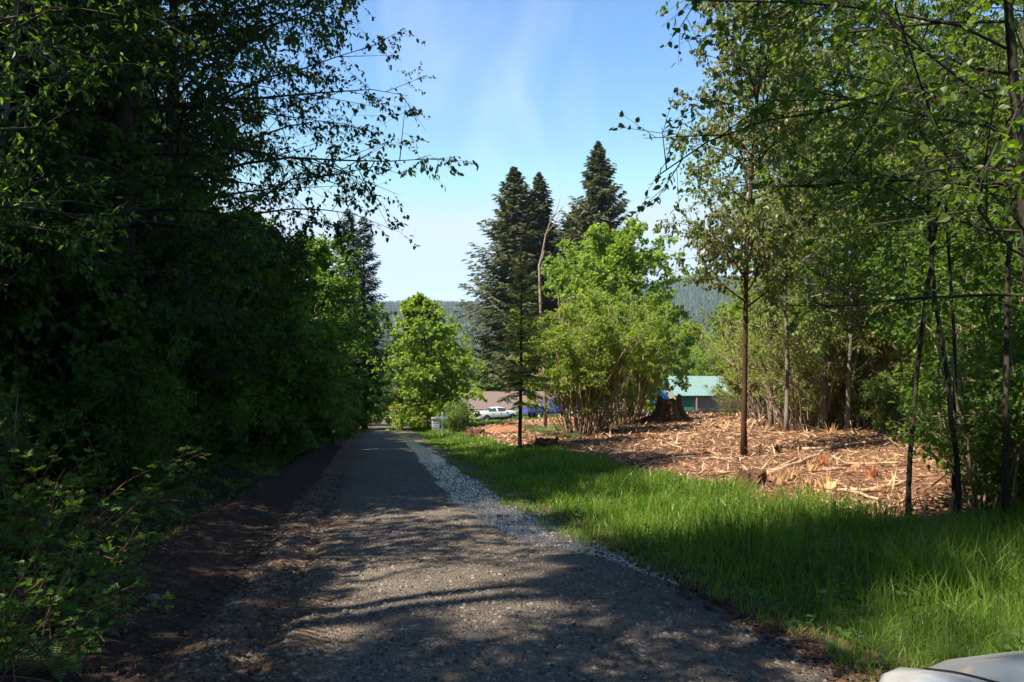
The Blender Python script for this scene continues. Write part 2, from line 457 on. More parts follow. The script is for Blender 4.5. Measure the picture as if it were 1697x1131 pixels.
def road_mat():
    k = N('road_gravel')
    tc = k.n('ShaderNodeTexCoord'); v = tc.outputs['Object']
    at_ = k.n('ShaderNodeAttribute'); at_.attribute_name = 'zone'
    sep = k.n('ShaderNodeSeparateColor'); k.l(at_.outputs['Color'], sep.inputs['Color'])
    n1 = k.noise(0.8, 5, 0.6, v); n2 = k.noise(30, 4, 0.7, v); n3 = k.noise(5, 4, 0.6, v)
    vo = k.n('ShaderNodeTexVoronoi'); vo.inputs['Scale'].default_value = 55; k.l(v, vo.inputs['Vector'])
    stone = k.ramp(k.noise(70, 2, 0.5, v), [(0.35, (0.10, 0.083, 0.066)), (0.65, (0.25, 0.215, 0.17))])
    base = k.ramp(n1, [(0.35, (0.13, 0.098, 0.07)), (0.65, (0.20, 0.16, 0.12))])
    c = k.mix(0.55, base, stone)
    mud = k.ramp(n3, [(0.3, (0.10, 0.06, 0.035)), (0.7, (0.20, 0.13, 0.08))])
    c = k.mix(sep.outputs['Red'], c, mud)
    c = k.mix(k.math('MULTIPLY', sep.outputs['Green'], 0.8), c, (0.03, 0.026, 0.022))
    # tyre tread marks pressed into the mud
    mp = k.n('ShaderNodeMapping'); mp.inputs['Rotation'].default_value = (0, 0, math.radians(30)); k.l(v, mp.inputs['Vector'])
    wv = k.n('ShaderNodeTexWave'); wv.bands_direction = 'Y'; wv.inputs['Scale'].default_value = 4.2; wv.inputs['Distortion'].default_value = 3.0
    wv.inputs['Detail'].default_value = 2
    k.l(mp.outputs['Vector'], wv.inputs['Vector'])
    h = k.math('ADD', k.math('MULTIPLY', vo.outputs['Distance'], -0.55), k.math('ADD', k.math('MULTIPLY', n2, 0.8), k.math('MULTIPLY', n3, 1.3)))
    h = k.math('ADD', h, k.math('MULTIPLY', k.math('MULTIPLY', wv.outputs['Fac'], sep.outputs['Blue']), 0.9))
    wa = k.n('ShaderNodeAttribute'); wa.attribute_name = 'wetness'
    wn = k.math('ADD', k.math('MULTIPLY', k.noise(2.6, 6, 0.68, v), 1.0), k.math('MULTIPLY', k.noise(22, 4, 0.6, v), 0.35))
    wm = k.ramp(k.math('SUBTRACT', k.math('ADD', k.math('MULTIPLY', wa.outputs['Fac'], 0.80), wn), 0.55), [(0.44, (0, 0, 0)), (0.56, (1, 1, 1))])
    c = k.mix(wm, c, k.mix(0.75, c, (0.012, 0.011, 0.010)))
    dry = k.bsdf(c, 0.95, 0.2, bump=h, bstr=1.0, bdist=0.05)
    hw_ = k.math('ADD', k.noise(11, 3, 0.6, v), k.math('MULTIPLY', k.noise(38, 2, 0.5, v), 0.35))
    wetb = k.bsdf(c, 0.16, 1.0, bump=hw_, bstr=0.9, bdist=0.06)
    wetb.inputs['IOR'].default_value = 1.5; wetb.inputs['Coat Weight'].default_value = 0.9; wetb.inputs['Coat Roughness'].default_value = 0.10; wetb.inputs['Coat IOR'].default_value = 1.6
    k.l(wetb.inputs['Normal'].links[0].from_socket, wetb.inputs['Coat Normal'])
    ms = k.n('ShaderNodeMixShader'); k.l(wm, ms.inputs[0]); k.l(dry.outputs[0], ms.inputs[1]); k.l(wetb.outputs[0], ms.inputs[2])
    return k.done(ms)

M['ground'] = ground_mat(); M['road'] = road_mat()
M['stone'] = chip_mat('pebble', (0.08, 0.074, 0.066), (0.15, 0.14, 0.125), (0.27, 0.25, 0.225))
M['rock'] = plain('pale_rock', (0.17, 0.13, 0.10), 0.9, 0.2, 0, 0.25, 9, 0.5)
M['pale_gravel'] = plain('pale_gravel', (0.40, 0.34, 0.30), 0.95, 0.1, 0, 0.15, 2)
M['clod'] = plain('mud_clod', (0.085, 0.05, 0.032), 0.95, 0.15, 0, 0.4, 18, 0.8)

# ------------------------------------------------------------------ zones on the ground
def poly_px(pts):
    return np.array([on_ground(u, v)[:2] for u, v in pts])
def inside(poly, x, y):
    x = np.asarray(x); y = np.asarray(y); r = np.zeros(x.shape, bool); n = len(poly)
    for i in range(n):
        x0, y0 = poly[i]; x1, y1 = poly[(i + 1) % n]
        c = ((y0 > y) != (y1 > y))
        with np.errstate(divide='ignore', invalid='ignore'):
            r ^= c & (x < (x1 - x0) * (y - y0) / (y1 - y0 + 1e-12) + x0)
    return r
CLEAR = poly_px([(752, 712), (800, 728), (862, 742), (925, 744), (985, 762), (1050, 784), (1120, 800), (1190, 812), (1260, 826), (1340, 842), (1420, 860), (1500, 872), (1570, 874)])
CLEAR = np.concatenate([CLEAR, np.array([[12.5, 13.0], [17, 19], [20, 32], [26, 46], [24, 58], [12, 62], [2, 66], [-4.6, 62]])])
def zone_clear(x, y):
    jx = x + 1.6 * fbm(x * 0.8, y * 0.8, 3); jy = y + 1.6 * fbm(x * 0.8 + 40, y * 0.8, 3)
    return inside(CLEAR, jx, jy)

# ------------------------------------------------------------------ ground sheet
def axis(fine, lo, hi, growth, far_lo, far_hi):
    a = list(np.arange(lo, hi + 1e-6, fine)); st = fine
    while a[-1] < far_hi: st *= growth; a.append(a[-1] + st)
    b = []; st = fine; p = lo
    while p > far_lo: st *= growth; p -= st; b.append(p)
    return np.array(b[::-1] + a)
gx = axis(0.2, -13, 15, 1.10, -5200, 5200)
gy = axis(0.2, 1.5, 42, 1.075, -260, 7000)
X, Y = np.meshgrid(gx, gy)
Z = height(X, Y)
tt = np.abs(X - road_c(Y)) - ROAD_HW
Z = Z - 0.09 * (1 - sstep(-0.45, -0.05, tt)) * (Y < 140)
g = G()
ny, nx = X.shape
idx = np.arange(ny * nx).reshape(ny, nx)
g.add(np.stack([X, Y, Z], -1).reshape(-1, 3), None, np.stack([idx[:-1, :-1], idx[:-1, 1:], idx[1:, 1:], idx[1:, :-1]], -1).reshape(-1, 4))
ground = tag(g.build('ground', M['ground'], smooth=True), kind='structure')
def zones_ground(x, y):
    cl = zone_clear(x, y).astype(float)
    t = x - road_c(y) - ROAD_HW; s = road_c(y) - ROAD_HW - x
    gr = ((t > 0.25) & (y < 75) & (t < 22)).astype(float) * (1 - cl)
    gr = np.maximum(gr, ((t > 0) & (y >= 55) & (y < 150)).astype(float) * (1 - cl))
    fo = ((s > -0.6) & (y < 160)).astype(float)
    fo = np.maximum(fo, ((t > 17) & (y < 90)).astype(float)); fo = np.maximum(fo, ((y < 12) & (t > 6)) * 1.0)
    gr = gr * (1 - ((t > 17) & (y < 90)))
    return cl, gr, fo
cl, gr, fo = zones_ground(X.ravel(), Y.ravel())
ca = ground.data.color_attributes.new('zone', 'FLOAT_COLOR', 'POINT')
ca.data.foreach_set('color', np.stack([cl, gr, np.maximum(fo, (tt.ravel() < 0.3) & (Y.ravel() < 140)), np.ones_like(cl)], -1).ravel())

# ------------------------------------------------------------------ road sheet
ys = np.concatenate([np.arange(-30, 2, 0.5), np.arange(2, 20, 0.07), np.arange(20, 60, 0.25), np.arange(60, 134, 0.8)])
us = np.linspace(-1, 1, 70)
Yr, Ur = np.meshgrid(ys, us, indexing='ij')
edge = ROAD_HW + 0.05 + 0.28 * fbm(Yr * 0.7, np.sign(Ur) * 9, 3)
Xr = road_c(Yr) + Ur * edge
def road_z(x, y):
    u = (x - road_c(y)) / ROAD_HW
    z = height(x, y) + 0.03 - 0.045 * np.clip(np.abs(u), 0, 1.2) ** 2
    for c in (-0.42, 0.36):
        z = z - 0.025 * np.exp(-((u - c) / 0.13) ** 2)
    z = z + 0.05 * fbm(x * 1.3, y * 0.7, 3)
    # muddy ruts and a ridge on the left shoulder near the camera
    lm = sstep(0.45, 0.75, -u) * (1 - sstep(12, 20, y))
    z = z + lm * (0.10 * fbm(x * 2.2, y * 1.3, 4) + 0.025 * np.exp(-((u + 0.82) / 0.07) ** 2) - 0.05 * np.exp(-((u + 0.68) / 0.06) ** 2))
    return z
Zr = road_z(Xr, Yr) - 0.05 * sstep(0.93, 1.0, np.abs(Ur))
g = G()
ny, nx = Xr.shape
idx = np.arange(ny * nx).reshape(ny, nx)
g.add(np.stack([Xr, Yr, Zr], -1).reshape(-1, 3), None, np.stack([idx[:-1, :-1], idx[:-1, 1:], idx[1:, 1:], idx[1:, :-1]], -1).reshape(-1, 4))
road = tag(g.build('road', M['road'], smooth=True), kind='structure')
mud = sstep(0.35, 0.7, -Ur + 0.5 * fbm(Xr * 1.2, Yr * 0.6, 3)) 
wet = 0.5 * sstep(0.55, 0.8, Ur + 0.3 * fbm(Xr * 2, Yr * 1.0, 3))
tread = sstep(0.42, 0.5, -Ur) * (1 - sstep(0.66, 0.74, -Ur)) * (1 - sstep(10, 16, Yr))
ca = road.data.color_attributes.new('zone', 'FLOAT_COLOR', 'POINT')
ca.data.foreach_set('color', np.stack([mud, wet, tread, np.ones_like(mud)], -1).ravel())
def road_top(x, y):
    return road_z(np.array([x]), np.array([y]))[0]

# wet gravel run-off along the right edge, as a mask on the road sheet
cen = [(664, 722, 12), (672, 730, 16), (692, 748, 26), (722, 778, 44), (752, 805, 58), (790, 835, 80), (838, 864, 100), (893, 890, 110), (950, 910, 90), (1010, 925, 70), (1080, 953, 60), (1150, 980, 50), (1215, 1003, 36)]
cw = []
for u, v, w_ in cen:
    p = on_ground(u, v); cw.append((p[0] + 0.16, p[1], 0.85 * w_ * p[1] / FPX))
cw = np.array(cw[::-1])
dist = np.abs(Xr - np.interp(Yr, cw[:, 1], cw[:, 0])) / (0.5 * np.interp(Yr, cw[:, 1], cw[:, 2]))
wm = np.clip(1.5 - 0.75 * dist + 0.9 * fbm(Xr * 1.6, Yr * 0.9, 3), 0, 1) * sstep(cw[0, 1] - 0.7, cw[0, 1] + 0.6, Yr) * (1 - sstep(cw[-1, 1], cw[-1, 1] + 8, Yr))
ca2 = road.data.color_attributes.new('wetness', 'FLOAT_COLOR', 'POINT')
ca2.data.foreach_set('color', np.stack([wm, wm, wm, np.ones_like(wm)], -1).ravel())
# pale gravel yard where the drive meets the lower road
g = G()
xs3 = np.linspace(-60, 25, 44); ys3 = np.linspace(131, 146, 12)
X3, Y3 = np.meshgrid(xs3, ys3); Z3 = height(X3, Y3) + 0.12
ny, nx = X3.shape; idx = np.arange(ny * nx).reshape(ny, nx)
g.add(np.stack([X3, Y3, Z3], -1).reshape(-1, 3), None, np.stack([idx[:-1, :-1], idx[:-1, 1:], idx[1:, 1:], idx[1:, :-1]], -1).reshape(-1, 4))
tag(g.build('crossing_road', M['pale_gravel'], smooth=True), kind='structure')

# ------------------------------------------------------------------ far hills, mountains, hill forest
g = G()
az = np.linspace(-0.75, 0.75, 260)
def mtn(a): return 30 + 75 * np.clip(fbm(a * 9 + 2, a * 0 + 1, 5) + 0.12, 0, 1) + 22 * np.clip(fbm(a * 40, a * 0 + 5, 3), 0, 1)
D1 = 5600
rows = []
for f, dd in ((0, -700), (0.55, -250), (1.0, 0), (0.5, 400), (0, 900)):
    rr = D1 + dd + 120 * fbm(az * 30 + f * 7, az * 0, 3)
    rows.append(np.stack([np.sin(az) * rr, np.cos(az) * rr, -60 + (mtn(az) + 60) * f], -1))
v = np.stack(rows); ny, nx = v.shape[:2]; idx = np.arange(ny * nx).reshape(ny, nx)
g.add(v.reshape(-1, 3), None, np.stack([idx[:-1, :-1], idx[:-1, 1:], idx[1:, 1:], idx[1:, :-1]], -1).reshape(-1, 4))
M['mount'] = plain('far_mountain', (0.07, 0.08, 0.07), 0.95, 0.05, 0, 0.3, 0.002)
tag(g.build('mountains', M['mount'], smooth=True), kind='structure')

rg = np.random.default_rng(11)
def cones(g, px, py, pz, h, r, nseg=6, round_=False):
    n = len(px)
    th = np.arange(nseg) * 2 * PI / nseg
    jit = rg.uniform(0.7, 1.25, (n, nseg)); jz = rg.uniform(-0.05, 0.08, (n, nseg))
    def ring(fr, fz): return np.stack([px[:, None] + r[:, None] * fr * jit * np.cos(th), py[:, None] + r[:, None] * fr * jit * np.sin(th), pz[:, None] + h[:, None] * (fz + jz)], -1)
    if round_: a, b, tz = ring(0.7, 0.1), ring(1.0, 0.55), 1.0
    else: a, b, tz = ring(1.0, 0.08), ring(0.6, 0.5), 1.0
    tip = np.stack([px, py, pz + h * tz], -1)[:, None]
    v = np.concatenate([a, b, tip], 1); k = 2 * nseg + 1
    j = np.arange(nseg); j2 = (j + 1) % nseg
    q = np.stack([j, j2, nseg + j2, nseg + j], -1); t = np.stack([nseg + j, nseg + j2, np.full(nseg, 2 * nseg)], -1)
    o = (np.arange(n) * k)[:, None, None]
    g.add(v.reshape(-1, 3), (o + t[None]).reshape(-1, 3), (o + q[None]).reshape(-1, 4))
g = G()
for (a0, a1, n) in ((-0.24, 0.06, 9000), (0.18, 0.40, 6500), (-0.7, -0.24, 800), (0.06, 0.18, 1500), (0.4, 0.75, 900)):
    a = rg.uniform(a0, a1, n); d = np.sqrt(rg.uniform(1050 ** 2, 2450 ** 2, n))
    x = np.sin(a) * d; y = np.cos(a) * d
    keep = fbm(x * 0.006, y * 0.006, 3) > -0.16 + 0.1 * (d < 1300)
    x, y = x[keep], y[keep]
    h = rg.uniform(10, 24, len(x)); 
    dec = rg.random(len(x)) < 0.18
    z = height(x, y) - 1
    cones(g, x[~dec], y[~dec], z[~dec], h[~dec], h[~dec] * rg.uniform(0.14, 0.22, (~dec).sum()))
    cones(g, x[dec], y[dec], z[dec], h[dec] * 0.7, h[dec] * rg.uniform(0.28, 0.4, dec.sum()), 6, True)
for (a0, a1, n) in ((-0.25, 0.05, 500), (0.15, 0.4, 400)):     # hedgerows on the valley floor
    a = rg.uniform(a0, a1, n); d = rg.choice([430, 560, 640, 800, 930], n) + rg.normal(0, 14, n)
    x = np.sin(a) * d; y = np.cos(a) * d
    h = rg.uniform(6, 14, n)
    cones(g, x, y, height(x, y) - 1, h, h * rg.uniform(0.3, 0.5, n), 7, True)
tag(g.build('hill_forest', M['hill_tree']), 'dark conifer forest covering the far valley side', None, None, 'stuff')

# ------------------------------------------------------------------ tree makers (prototype parts in local space)
def grow(rg, p, d, L, n, wob, trop):
    pts = [np.array(p, float)]; d = np.array(d, float)
    for i in range(n):
        d = d + rg.normal(0, wob, 3) + np.array(trop); d /= np.linalg.norm(d)
        pts.append(pts[-1] + d * L / n)
    return np.array(pts)
def lerp_path(pts, t):
    f = t * (len(pts) - 1); i = min(int(f), len(pts) - 2)
    return pts[i] + (pts[i + 1] - pts[i]) * (f - i), pts[i + 1] - pts[i]

def broadleaf(seed, h, rad, cb, r0, n1=28, n2=8, n3=5, nl=7, leaf=0.12, lw=0.6, kind='diamond', up=0.6, lean=(0, 0), wob=0.05,
              droop=-0.03, shape='dome', limb_len=None, stems=1, spread=0.0, twig_wood=True, bend=0.0, drop=0.55, sector=None, trunk_sides=9, base=0.25, limb_r=1.0):
    """returns (trunk G, crown G): tapered trunk with limbs and branchlets, leaves carried on the twigs"""
    rg = np.random.default_rng(seed)
    gt, gc = G(), G()
    ta, tb, tl = [], [], []
    for st in range(stems):
        if stems > 1:
            a = rg.uniform(0, 2 * PI); p0 = np.array([math.cos(a), math.sin(a), 0]) * math.sqrt(rg.uniform(0.02, 1)) * base * (1 + spread)
            d0 = np.array([math.cos(a) * spread * rg.uniform(0.2, 1), math.sin(a) * spread * rg.uniform(0.2, 1), 1.0]); hh = h * rg.uniform(0.65, 1.0)
            rr = r0 * rg.uniform(0.5, 1)
        else:
            p0 = np.zeros(3); d0 = np.array([lean[0], lean[1], 1.0]); hh = h; rr = r0
        p0[2] = -0.25
        tr = grow(rg, p0, d0 / np.linalg.norm(d0), hh + 0.25, 14, wob, (bend, 0, 0.04 if stems > 1 else 0.02))
        f = np.linspace(0, 1, 15)
        rads = rr * (1 - f) ** 0.8 + 0.012
        rads[0] *= 1.45; rads[1] *= 1.06
        tube(gt, tr, rads, trunk_sides if stems == 1 else 5)
        m = n1 if stems == 1 else max(2, int(n1 / stems))
        for i in range(m):
            t = cb + (0.985 - cb) * ((i + rg.random()) / m)
            p, dd = lerp_path(tr, t)
            tn = (t - cb) / (1 - cb)
            if shape == 'dome': sh = math.sin(PI * (0.14 + 0.80 * tn)) ** 0.7
            elif shape == 'cone': sh = (1 - tn) ** 0.8 * 0.95 + 0.08
            elif shape == 'egg': sh = math.sin(PI * (0.25 + 0.72 * tn)) ** 0.9
            else: sh = 0.7
            L = rad * sh * rg.uniform(0.65, 1.12)
            if L < 0.12: continue
            a = i * 2.399 + rg.normal(0, 0.35)
            if sector: a = sector[0] + rg.uniform(-1, 1) * sector[1]
            el = up + rg.normal(0, 0.15) + 0.35 * tn
            d = np.array([math.cos(a) * math.cos(el), math.sin(a) * math.cos(el), math.sin(el)])
            lb = grow(rg, p, d, L * 1.12, 6, 0.11, (0, 0, droop))
            lr = min(rr * 0.45, 0.012 + 0.018 * L) * limb_r
            tube(gt, lb, np.linspace(lr, 0.006, 7), 4, False)
            for j in range(n2):
                t2 = 0.22 + 0.78 * (j + rg.random()) / n2
                q, qd = lerp_path(lb, t2)
                side = rg.normal(0, 1, 3); qd = qd / np.linalg.norm(qd)
                d2 = qd * rg.uniform(0.35, 0.9) + side / np.linalg.norm(side) * 0.8; d2[2] *= 0.7; d2 /= np.linalg.norm(d2)
                L2 = L * 0.42 * (1 - 0.5 * t2) * rg.uniform(0.6, 1.2) + 0.12
                e = q + d2 * L2; ta.append(q); tb.append(e); tl.append(L2)
    ta = np.array(ta); tb = np.array(tb); tl = np.array(tl)
    prisms(gt, ta, tb, np.clip(0.004 + 0.006 * tl, 0, 0.02), 0.003)
    # twigs
    nb = len(ta); k = n3
    fr = rg.uniform(0.15, 1.0, (nb, k))
    o = ta[:, None] + (tb - ta)[:, None] * fr[..., None]
    dd = norm(tb - ta)[:, None] * 0.6 + norm(rg.normal(0, 1, (nb, k, 3))) * 0.75; dd[..., 2] -= 0.08
    dd = norm(dd); L3 = (0.22 + 0.30 * tl[:, None]) * rg.uniform(0.5, 1.1, (nb, k))
    e = o + dd * L3[..., None]
    o = o.reshape(-1, 3); e = e.reshape(-1, 3)
    if twig_wood: prisms(gt, o, e, 0.0035, 0.0018)
    nt = len(o)
    fr = rg.uniform(0.1, 1.05, (nt, nl))
    p = (o[:, None] + (e - o)[:, None] * fr[..., None]).reshape(-1, 3) + rg.normal(0, leaf * 0.25, (nt * nl, 3))
    ax = np.repeat(norm(e - o), nl, 0)
    d = ax * 0.5 + norm(rg.normal(0, 1, (len(p), 3))) * 0.8; d[:, 2] -= drop
    nn = norm(rg.normal(0, 0.55, (len(p), 3)) + np.array([0, 0, 1.0]))
    sz = leaf * rg.uniform(0.6, 1.25, len(p))
    leaves(gc, p, d, nn, sz, sz * lw, kind)
    return gt, gc

def conifer(seed, h, rad, cb, r0, gap=0.45, per=5, tw=14, blades=3, blen=0.34, bw=0.09, droop=0.35, tip_up=0.25, power=0.85, hang=0.25, ragged=0.3, dead=True, full=None):
    rg = np.random.default_rng(seed)
    gt, gc = G(), G()
    n = 16; f = np.linspace(0, 1, n)
    tr = np.stack([np.cumsum(rg.normal(0, 0.03, n)) * h / 30, np.cumsum(rg.normal(0, 0.03, n)) * h / 30, f * (h + 0.3) - 0.3], -1)
    rr = r0 * (1 - f) ** 0.9 + 0.015; rr[0] *= 1.35
    tube(gt, tr, rr, 10)
    z = cb * h; o_, e_ = [], []; k = 0
    P, D, L_, U_ = [], [], [], []
    while z < h - 0.15:
        t = (z - cb * h) / (h - cb * h)
        for b in range(per):
            k += 1
            a = k * 2.399 + rg.normal(0, 0.3)
            env = (np.clip((1 - t) / full, 0, 1) ** power if full else (1 - t) ** power) * min(1, 0.55 + t * 4)
            L = rad * env * rg.uniform(1 - ragged, 1.1) + 0.08
            if rg.random() < 0.06: L *= 0.5
            c, _ = lerp_path(tr, (z + 0.3 + rg.normal(0, gap * 0.3)) / (h + 0.3) if z < h - 1 else min(0.995, (z + 0.3) / (h + 0.3)))
            m = 6; s = np.linspace(0, 1, m + 1)
            r_ = L * s; zz = L * (0.15 * (1 - 0.2 * t) * s - droop * (1.15 - t) * s ** 1.6 + tip_up * 0.5 * s ** 3 + 0.45 * t * s)
            aa = a + rg.normal(0, 0.10) * s
            lb = np.stack([c[0] + np.cos(aa) * r_, c[1] + np.sin(aa) * r_, c[2] + zz], -1)
            tube(gt, lb, np.linspace(0.012 + 0.009 * L, 0.004, m + 1), 3, False)
            nt = max(3, int(tw * (0.35 + 0.65 * L / rad)))
            for j in range(nt):
                u = 0.12 + 0.88 * (j + 0.5) / nt
                q, qd = lerp_path(lb, u); P.append(q); D.append(qd / np.linalg.norm(qd)); L_.append(L * 0.36 * (1 - u * 0.75) + min(0.14, 0.16 * L)); U_.append(1 if j % 2 else -1)
        z += gap * (0.75 + 0.5 * rg.random()) * (1 - 0.45 * t)
    if dead and cb > 0.12:
        for i in range(int(cb * h * 3)):
            z = rg.uniform(0.08 * h, cb * h); a = rg.uniform(0, 2 * PI); L = rg.uniform(0.4, 1.6)
            c, _ = lerp_path(tr, z / h); lb = grow(rg, c, (math.cos(a), math.sin(a), -0.1), L, 3, 0.12, (0, 0, -0.05))
            tube(gt, lb, [0.02, 0.014, 0.01, 0.004], 3, False)
    P = np.array(P); D = np.array(D); L_ = np.array(L_); U_ = np.array(U_)
    side = norm(np.cross(D, np.array([0, 0, 1.0]))) * U_[:, None]
    td = norm(D * 0.75 + side * 0.8 + np.array([0, 0, -hang]) + rg.normal(0, 0.12, D.shape))
    E = P + td * L_[:, None]
    prisms(gt, P, E, 0.005, 0.002)
    ptop, _ = lerp_path(tr, 0.98); 
    fr = (np.arange(blades) + 0.5) / blades
    p = (P[:, None] + (E - P)[:, None] * fr[None, :, None]).reshape(-1, 3)
    ax = np.repeat(td, blades, 0); sgn = np.where(np.arange(len(p)) % 2 == 0, 1.0, -1.0)[:, None]
    sd = norm(np.cross(ax, np.array([0, 0, 1.0])))
    for s2 in (1, -1):
        d = ax * 0.9 + sd * s2 * rg.uniform(0.25, 0.6, (len(p), 1)) + np.array([0, 0, -hang * 0.7]) + rg.normal(0, 0.10, p.shape)
        nn = norm(rg.normal(0, 0.4, p.shape) + np.array([0, 0, 1.0]))
        ll = blen * rg.uniform(0.6, 1.2, len(p)) * np.clip(np.repeat(L_, blades) * 2.6, 0.16, 1.3)
        leaves(gc, p, d, nn, ll, bw * rg.uniform(0.7, 1.3, len(p)), 'diamond', 0.06)
    return gt, gc

PROTO = {}
def proto(key, name, gtgc, mt, mc):
    gt, gc = gtgc
    PROTO[key] = (name, gt.mesh('trunk', mt, True), gc.mesh('crown', mc, False))
def plant(key, loc, rz=0.0, sc=1.0, label='', cat='tree', group=None, tilt=(0, 0), name=None, szz=1.0):
    nm, mt, mc = PROTO[key]
    o = empty(name or nm, tuple(loc), rz)
    o.rotation_euler = (tilt[0], tilt[1], rz)
    o.scale = (sc, sc, sc * szz)
    for part, me in (('trunk' if cat == 'tree' else 'stem', mt), ('crown' if cat == 'tree' else 'foliage', mc)):
        c = bpy.data.objects.new(part, me); COL.objects.link(c); c.parent = o
    return tag(o, label, cat, group)

rp = np.random.default_rng(5)
proto('maple', 'maple_tree', broadleaf(1, 14.5, 6.4, 0.08, 0.30, 66, 11, 6, 8, 0.27, 0.9, 'diamond', 0.30, stems=1, shape='dome'), M['bark'], M['maple'])
proto('maple2', 'maple_tree', broadleaf(2, 9.8, 3.6, 0.05, 0.15, 50, 10, 6, 8, 0.22, 0.85, 'diamond', 0.25, shape='egg', droop=-0.05), M['bark'], M['maple_b'])
proto('willow', 'willow_shrub', broadleaf(3, 7.6, 1.7, 0.26, 0.030, 210, 7, 4, 8, 0.165, 0.62, 'diamond', 0.8, stems=54, spread=0.50, wob=0.075, base=0.6), M['bark_twig'], M['willow'])
proto('alder', 'alder_tree', broadleaf(4, 16.0, 2.3, 0.27, 0.068, 70, 9, 6, 8, 0.115, 0.62, 'ovate', 0.55, wob=0.018, shape='egg', droop=-0.05, drop=0.9), M['bark_red'], M['pale'])
proto('young', 'alder_tree', broadleaf(5, 13.0, 2.4, 0.30, 0.060, 40, 7, 4, 6, 0.13, 0.65, 'diamond', 0.5, wob=0.03, shape='egg'), M['bark_alder'], M['alder'])
proto('young2', 'alder_tree', broadleaf(25, 12.0, 2.7, 0.22, 0.055, 42, 8, 4, 6, 0.13, 0.65, 'diamond', 0.45, wob=0.04, shape='egg', bend=0.008), M['bark_alder'], M['alder'])
proto('tall', 'forest_tree', broadleaf(6, 23.0, 5.2, 0.24, 0.26, 54, 10, 6, 8, 0.17, 0.75, 'diamond', 0.4, wob=0.02, shape='dome'), M['bark_alder'], M['forest'])
proto('tall2', 'forest_tree', broadleaf(7, 19.0, 4.6, 0.16, 0.22, 50, 10, 6, 8, 0.16, 0.75, 'diamond', 0.3, wob=0.03, shape='dome', bend=0.006), M['bark'], M['forest'])
proto('cottonwood', 'cottonwood_tree', broadleaf(8, 15.0, 5.4, 0.14, 0.15, 78, 13, 6, 9, 0.105, 0.6, 'ovate', 0.35, wob=0.03, shape='dome', bend=0.012, limb_r=0.6), M['bark_dark'], M['forest'])
proto('vine', 'vine_maple', broadleaf(9, 6.5, 2.2, 0.12, 0.05, 60, 8, 5, 7, 0.12, 0.95, 'diamond', 0.35, stems=6, spread=0.5), M['bark'], M['under'])
proto('shrub', 'hazel_shrub', broadleaf(10, 3.4, 1.1, 0.08, 0.025, 60, 7, 5, 6, 0.085, 0.8, 'diamond', 0.5, stems=14, spread=0.6), M['bark_twig'], M['under'])
proto('twiggy', 'twiggy_shrub', broadleaf(12, 6.4, 1.5, 0.18, 0.035, 110, 7, 4, 3, 0.11, 0.6, 'diamond', 0.5, stems=24, spread=0.5, wob=0.10, base=0.7), M['bark_twig'], M['willow'])
proto('twiggy2', 'twiggy_shrub', broadleaf(13, 5.0, 1.3, 0.10, 0.03, 90, 7, 4, 2, 0.11, 0.6, 'diamond', 0.4, stems=18, spread=0.7, wob=0.11, base=0.6), M['bark_twig'], M['alder'])
proto('high', 'tall_fir', conifer(44, 30.0, 3.2, 0.70, 0.26, 0.42, 5, 14, 3, 0.40, 0.10, 0.35, 0.3, 0.8, 0.4, 0.4), M['bark_fir'], M['fir_dark'])  # added fir, crown kept high so that it shades only the verge
proto('fir', 'fir_tree', conifer(14, 32.0, 6.9, 0.05, 0.36, 0.46, 5, 20, 3, 0.66, 0.24, 0.24, 0.35, 0.92, 0.35, 0.58, full=0.56), M['bark_fir'], M['fir'])
proto('fir2', 'fir_tree', conifer(15, 33.0, 5.6, 0.10, 0.34, 0.48, 5, 19, 3, 0.64, 0.22, 0.32, 0.40, 0.90, 0.45, 0.56, full=0.54), M['bark_fir'], M['fir'])
proto('dark_fir', 'fir_tree', conifer(16, 28.0, 4.4, 0.18, 0.34, 0.50, 5, 14, 3, 0.46, 0.13, 0.40, 0.30, 0.7, 0.4), M['bark_fir'], M['fir_dark'])
proto('cedar', 'young_cedar', conifer(17, 8.2, 1.65, 0.24, 0.075, 0.24, 3, 15, 6, 0.17, 0.04, 0.34, 0.2, 0.75, 0.35, 0.5), M['bark_red'], M['cedar'])
proto('hemlock', 'hemlock_tree', conifer(18, 20.0, 4.6, 0.12, 0.22, 0.42, 4, 24, 10, 0.085, 0.016, 0.42, 0.15, 0.65, 0.55, 0.45), M['bark_fir'], M['fir_dark'])

print('protos', sum(len(m[1].polygons) + len(m[2].polygons) for m in PROTO.values()))
# ================================================================== BUILDINGS
def slope_frame(x, y, heading):
    """matrix for a thing that stands on the slope at (x, y), its +X along heading"""
    e = 1.2
    gxx = (H(x + e, y) - H(x - e, y)) / (2 * e); gyy = (H(x, y + e) - H(x, y - e)) / (2 * e)
    up = Vector((-gxx, -gyy, 1)).normalized()
    f = Vector((math.cos(heading), math.sin(heading), 0)); f = (f - up * f.dot(up)).normalized()
    l = up.cross(f)
    m = Matrix((f, l, up)).transposed().to_4x4(); m.translation = Vector((x, y, H(x, y)))
    return m

